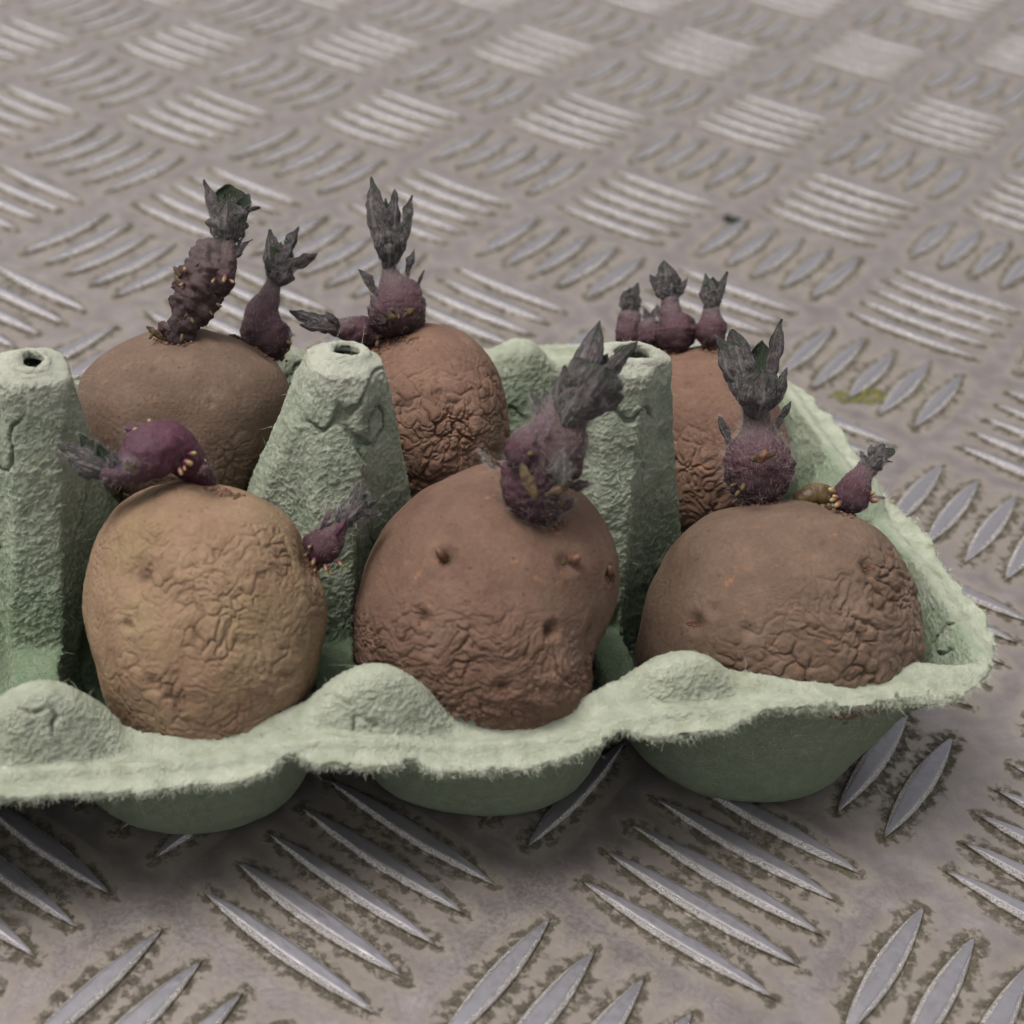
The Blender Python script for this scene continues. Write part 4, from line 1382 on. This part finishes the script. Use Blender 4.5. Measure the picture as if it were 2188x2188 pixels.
# --- front right potato: upright furry shoot
s = Shoot(P3, 1432, 950, 1.5, 'upright furry shoot swollen like a bulb', PURPLE)
s.body([(1430, 948, 34, 1), (1430, 918, 54), (1430, 885, 62), (1430, 855, 58), (1430, 825, 40), (1428, 800, 26), (1426, 775, 22), (1424, 755, 22)], lump=.06, hair=4200, hl=1.25, n=100, m=60)
s.head(1425, 790, [
    dict(t=(1358, 636), w=58, az=300, k=dict(d0=-1, d1=0, bulge=.2, wrap=1.25, tipw=.3, peak=.6)),
    dict(t=(1381, 622), w=56, az=340, k=dict(d0=-1, d1=-1, bulge=.25, wrap=1.2, tipw=.3, peak=.65)),
    dict(t=(1467, 601), w=60, az=70, k=dict(d0=0, d1=0, bulge=.2, wrap=1.25, peak=.7)),
    dict(t=(1440, 640), w=60, az=180, k=dict(d0=1, d1=4, bulge=.2, wrap=.9, peak=.7)),
    dict(t=(1436, 700), w=84, az=0, k=dict(d0=-2, d1=-6, bulge=.5, wrap=1.15, tipw=.35, peak=.75)),
    dict(t=(1477, 690), w=44, az=70, k=dict(d0=-1, d1=-2, bulge=.45, wrap=1.2, tipw=.2, peak=.7)),
    dict(t=(1398, 700), w=50, az=300, k=dict(d0=-2, d1=-3, bulge=.45, wrap=1.2, peak=.6)),
], hair=240)
s.leaf(1458, 820, 1491, 756, 26, 60, d0=-1, d1=-1, bulge=.1, wrap=1.1)
s.leaf(1376, 840, 1358, 784, 20, 300, d0=0, d1=0, bulge=.1, wrap=1.1)
s.leaf(1438, 866, 1466, 852, 15, 20, d0=-7.6, d1=-7, name='bud_scale', mat=SCALE, hair=20)
s.leaf(1436, 866, 1410, 866, 13, 340, d0=-7.6, d1=-7.4, name='bud_scale', mat=SCALE, hair=20)
s.leaf(1434, 874, 1446, 846, 16, 0, d0=-7.8, d1=-8.4, name='bud_scale', mat=NUBR, hair=0)
s.nubs([(1392, 930, 230, 1, -4), (1402, 918, 250, 1, -5), (1384, 915, 200, 1, -3), (1478, 925, 340, .9, -2)], mat=SCALE, r=4)
s.crumbs(1432, 946, 52, 8, 50, 3.0)

# --- front right potato: small leaning shoot and a bare bud
s = Shoot(P3, 1598, 968, 1.5, 'small shoot leaning right', PURPLE)
s.body([(1596, 965, 26, 1), (1604, 940, 35), (1614, 918, 30), (1626, 898, 20), (1638, 882, 18), (1650, 868, 18)], lump=.1, hair=900, hl=.7)
s.head(1632, 890, [
    dict(t=(1668, 838), w=34, az=330, k=dict(bulge=.15, wrap=1.2, tipw=.3)),
    dict(t=(1686, 850), w=32, az=50, k=dict(bulge=.1, wrap=1.2, tipw=.3, peak=.7)),
    dict(t=(1684, 872), w=24, az=70, oy=-6, ox=6, k=dict(bulge=-.1, wrap=1.2)),
    dict(t=(1664, 860), w=34, az=0, k=dict(d0=-1, d1=-2.5, bulge=.2, wrap=1.2)),
    dict(t=(1676, 850), w=30, az=180, k=dict(d0=1, d1=2, bulge=.1, wrap=1.)),
])
s.leaf(1632, 872, 1624, 850, 13, 320, d0=-1, d1=-1)
s.leaf(1642, 862, 1644, 838, 13, 320, d0=0, d1=0)
s.leaf(1640, 940, 1668, 938, 10, 20, d0=-2, d1=-2, name='bud_scale', mat=DARK)
s.nubs([(1572, 928, 140, 1.2, -3), (1578, 938, 160, 1.2, -4), (1582, 950, 220, 1.3, -4), (1574, 942, 200, 1.1, -4), (1644, 932, 30, 1, -2), (1648, 944, 0, 1.1, -2.5)], r=4.6, mat=NUB)
s.crumbs(1590, 965, 30, 8, 30, 3, ang=25)
e = Shoot(P3, 1545, 950, .5, 'bare olive brown bud', SCALE)
OLIVE = simple_mat('olive_bud', (.050, .024, .014), .5, .35, (.35, (.115, .085, .025)))
e.body([(1498, 950, 9), (1516, 941, 19), (1536, 935, 23), (1556, 935, 21), (1575, 944, 10)], lump=.08, hair=30, hl=.4, name='bud', mat=OLIVE)
e.nubs([(1520, 950, 220, 1.2, -2.5), (1538, 955, 260, 1.2, -3), (1552, 958, 280, 1.2, -3), (1564, 955, 300, 1.1, -3)], mat=OLIVE, r=5)

# ------------------------------------------------------------------ a loose crumb
_c = unproj(850, 1303, depth_of((-5, -3, 27)))
_v = ICO3 * np.array([1.6, 1.1, 1.0]) * 1.0
_v = _v + .25 * vnoise(_v * .9) + _c
crumb = mesh_obj('soil_crumb', _v, ICOF3, simple_mat('orange_crumb', (.27, .135, .075), .8, .2, (.8, (.34, .19, .11))), None, origin=_c)
tag(crumb, 'small orange brown crumb caught between the large middle potato and the carton lip', 'crumb')

# ------------------------------------------------------------------ bits lying on the plate
def clump(name, cx, cy, rx, ry, n, size, mat, seed):
    r = np.random.default_rng(seed)
    V, Fs, b = [], [], 0
    for i in range(n):
        a, q = r.random() * 6.283, math.sqrt(r.random())
        d = ray_dir(cx + rx * q * math.cos(a), cy + ry * q * math.sin(a))
        p = CAM - d * (CAM[2] / d[2])
        v = ICO3 * size * (.4 + r.random()) * np.array([1, 1, .6])
        v = v + .3 * size * vnoise(v * 1.2 + i) + p + np.array([0, 0, size * .2])
        V.append(v)
        Fs.append(ICOF3 + b)
        b += len(v)
    V = np.vstack(V)
    return mesh_obj(name, V, np.vstack(Fs), mat, None, origin=(V[:, 0].mean(), V[:, 1].mean(), 0))


MOSS = simple_mat('moss', (.07, .085, .02), .95, .1, (.5, (.17, .15, .06)))
tag(clump('moss', 1625, 748, 62, 14, 90, .55, MOSS, 1), 'thin patch of olive moss on the plate behind the right end of the carton', 'moss', None, 'stuff')
tag(clump('dead_leaf', 1381, 416, 12, 5, 7, 1.3, simple_mat('dark_scrap', (.012, .016, .010), .8, .2), 2),
    'small dark green scrap lying on the plate far behind the right post', 'debris')
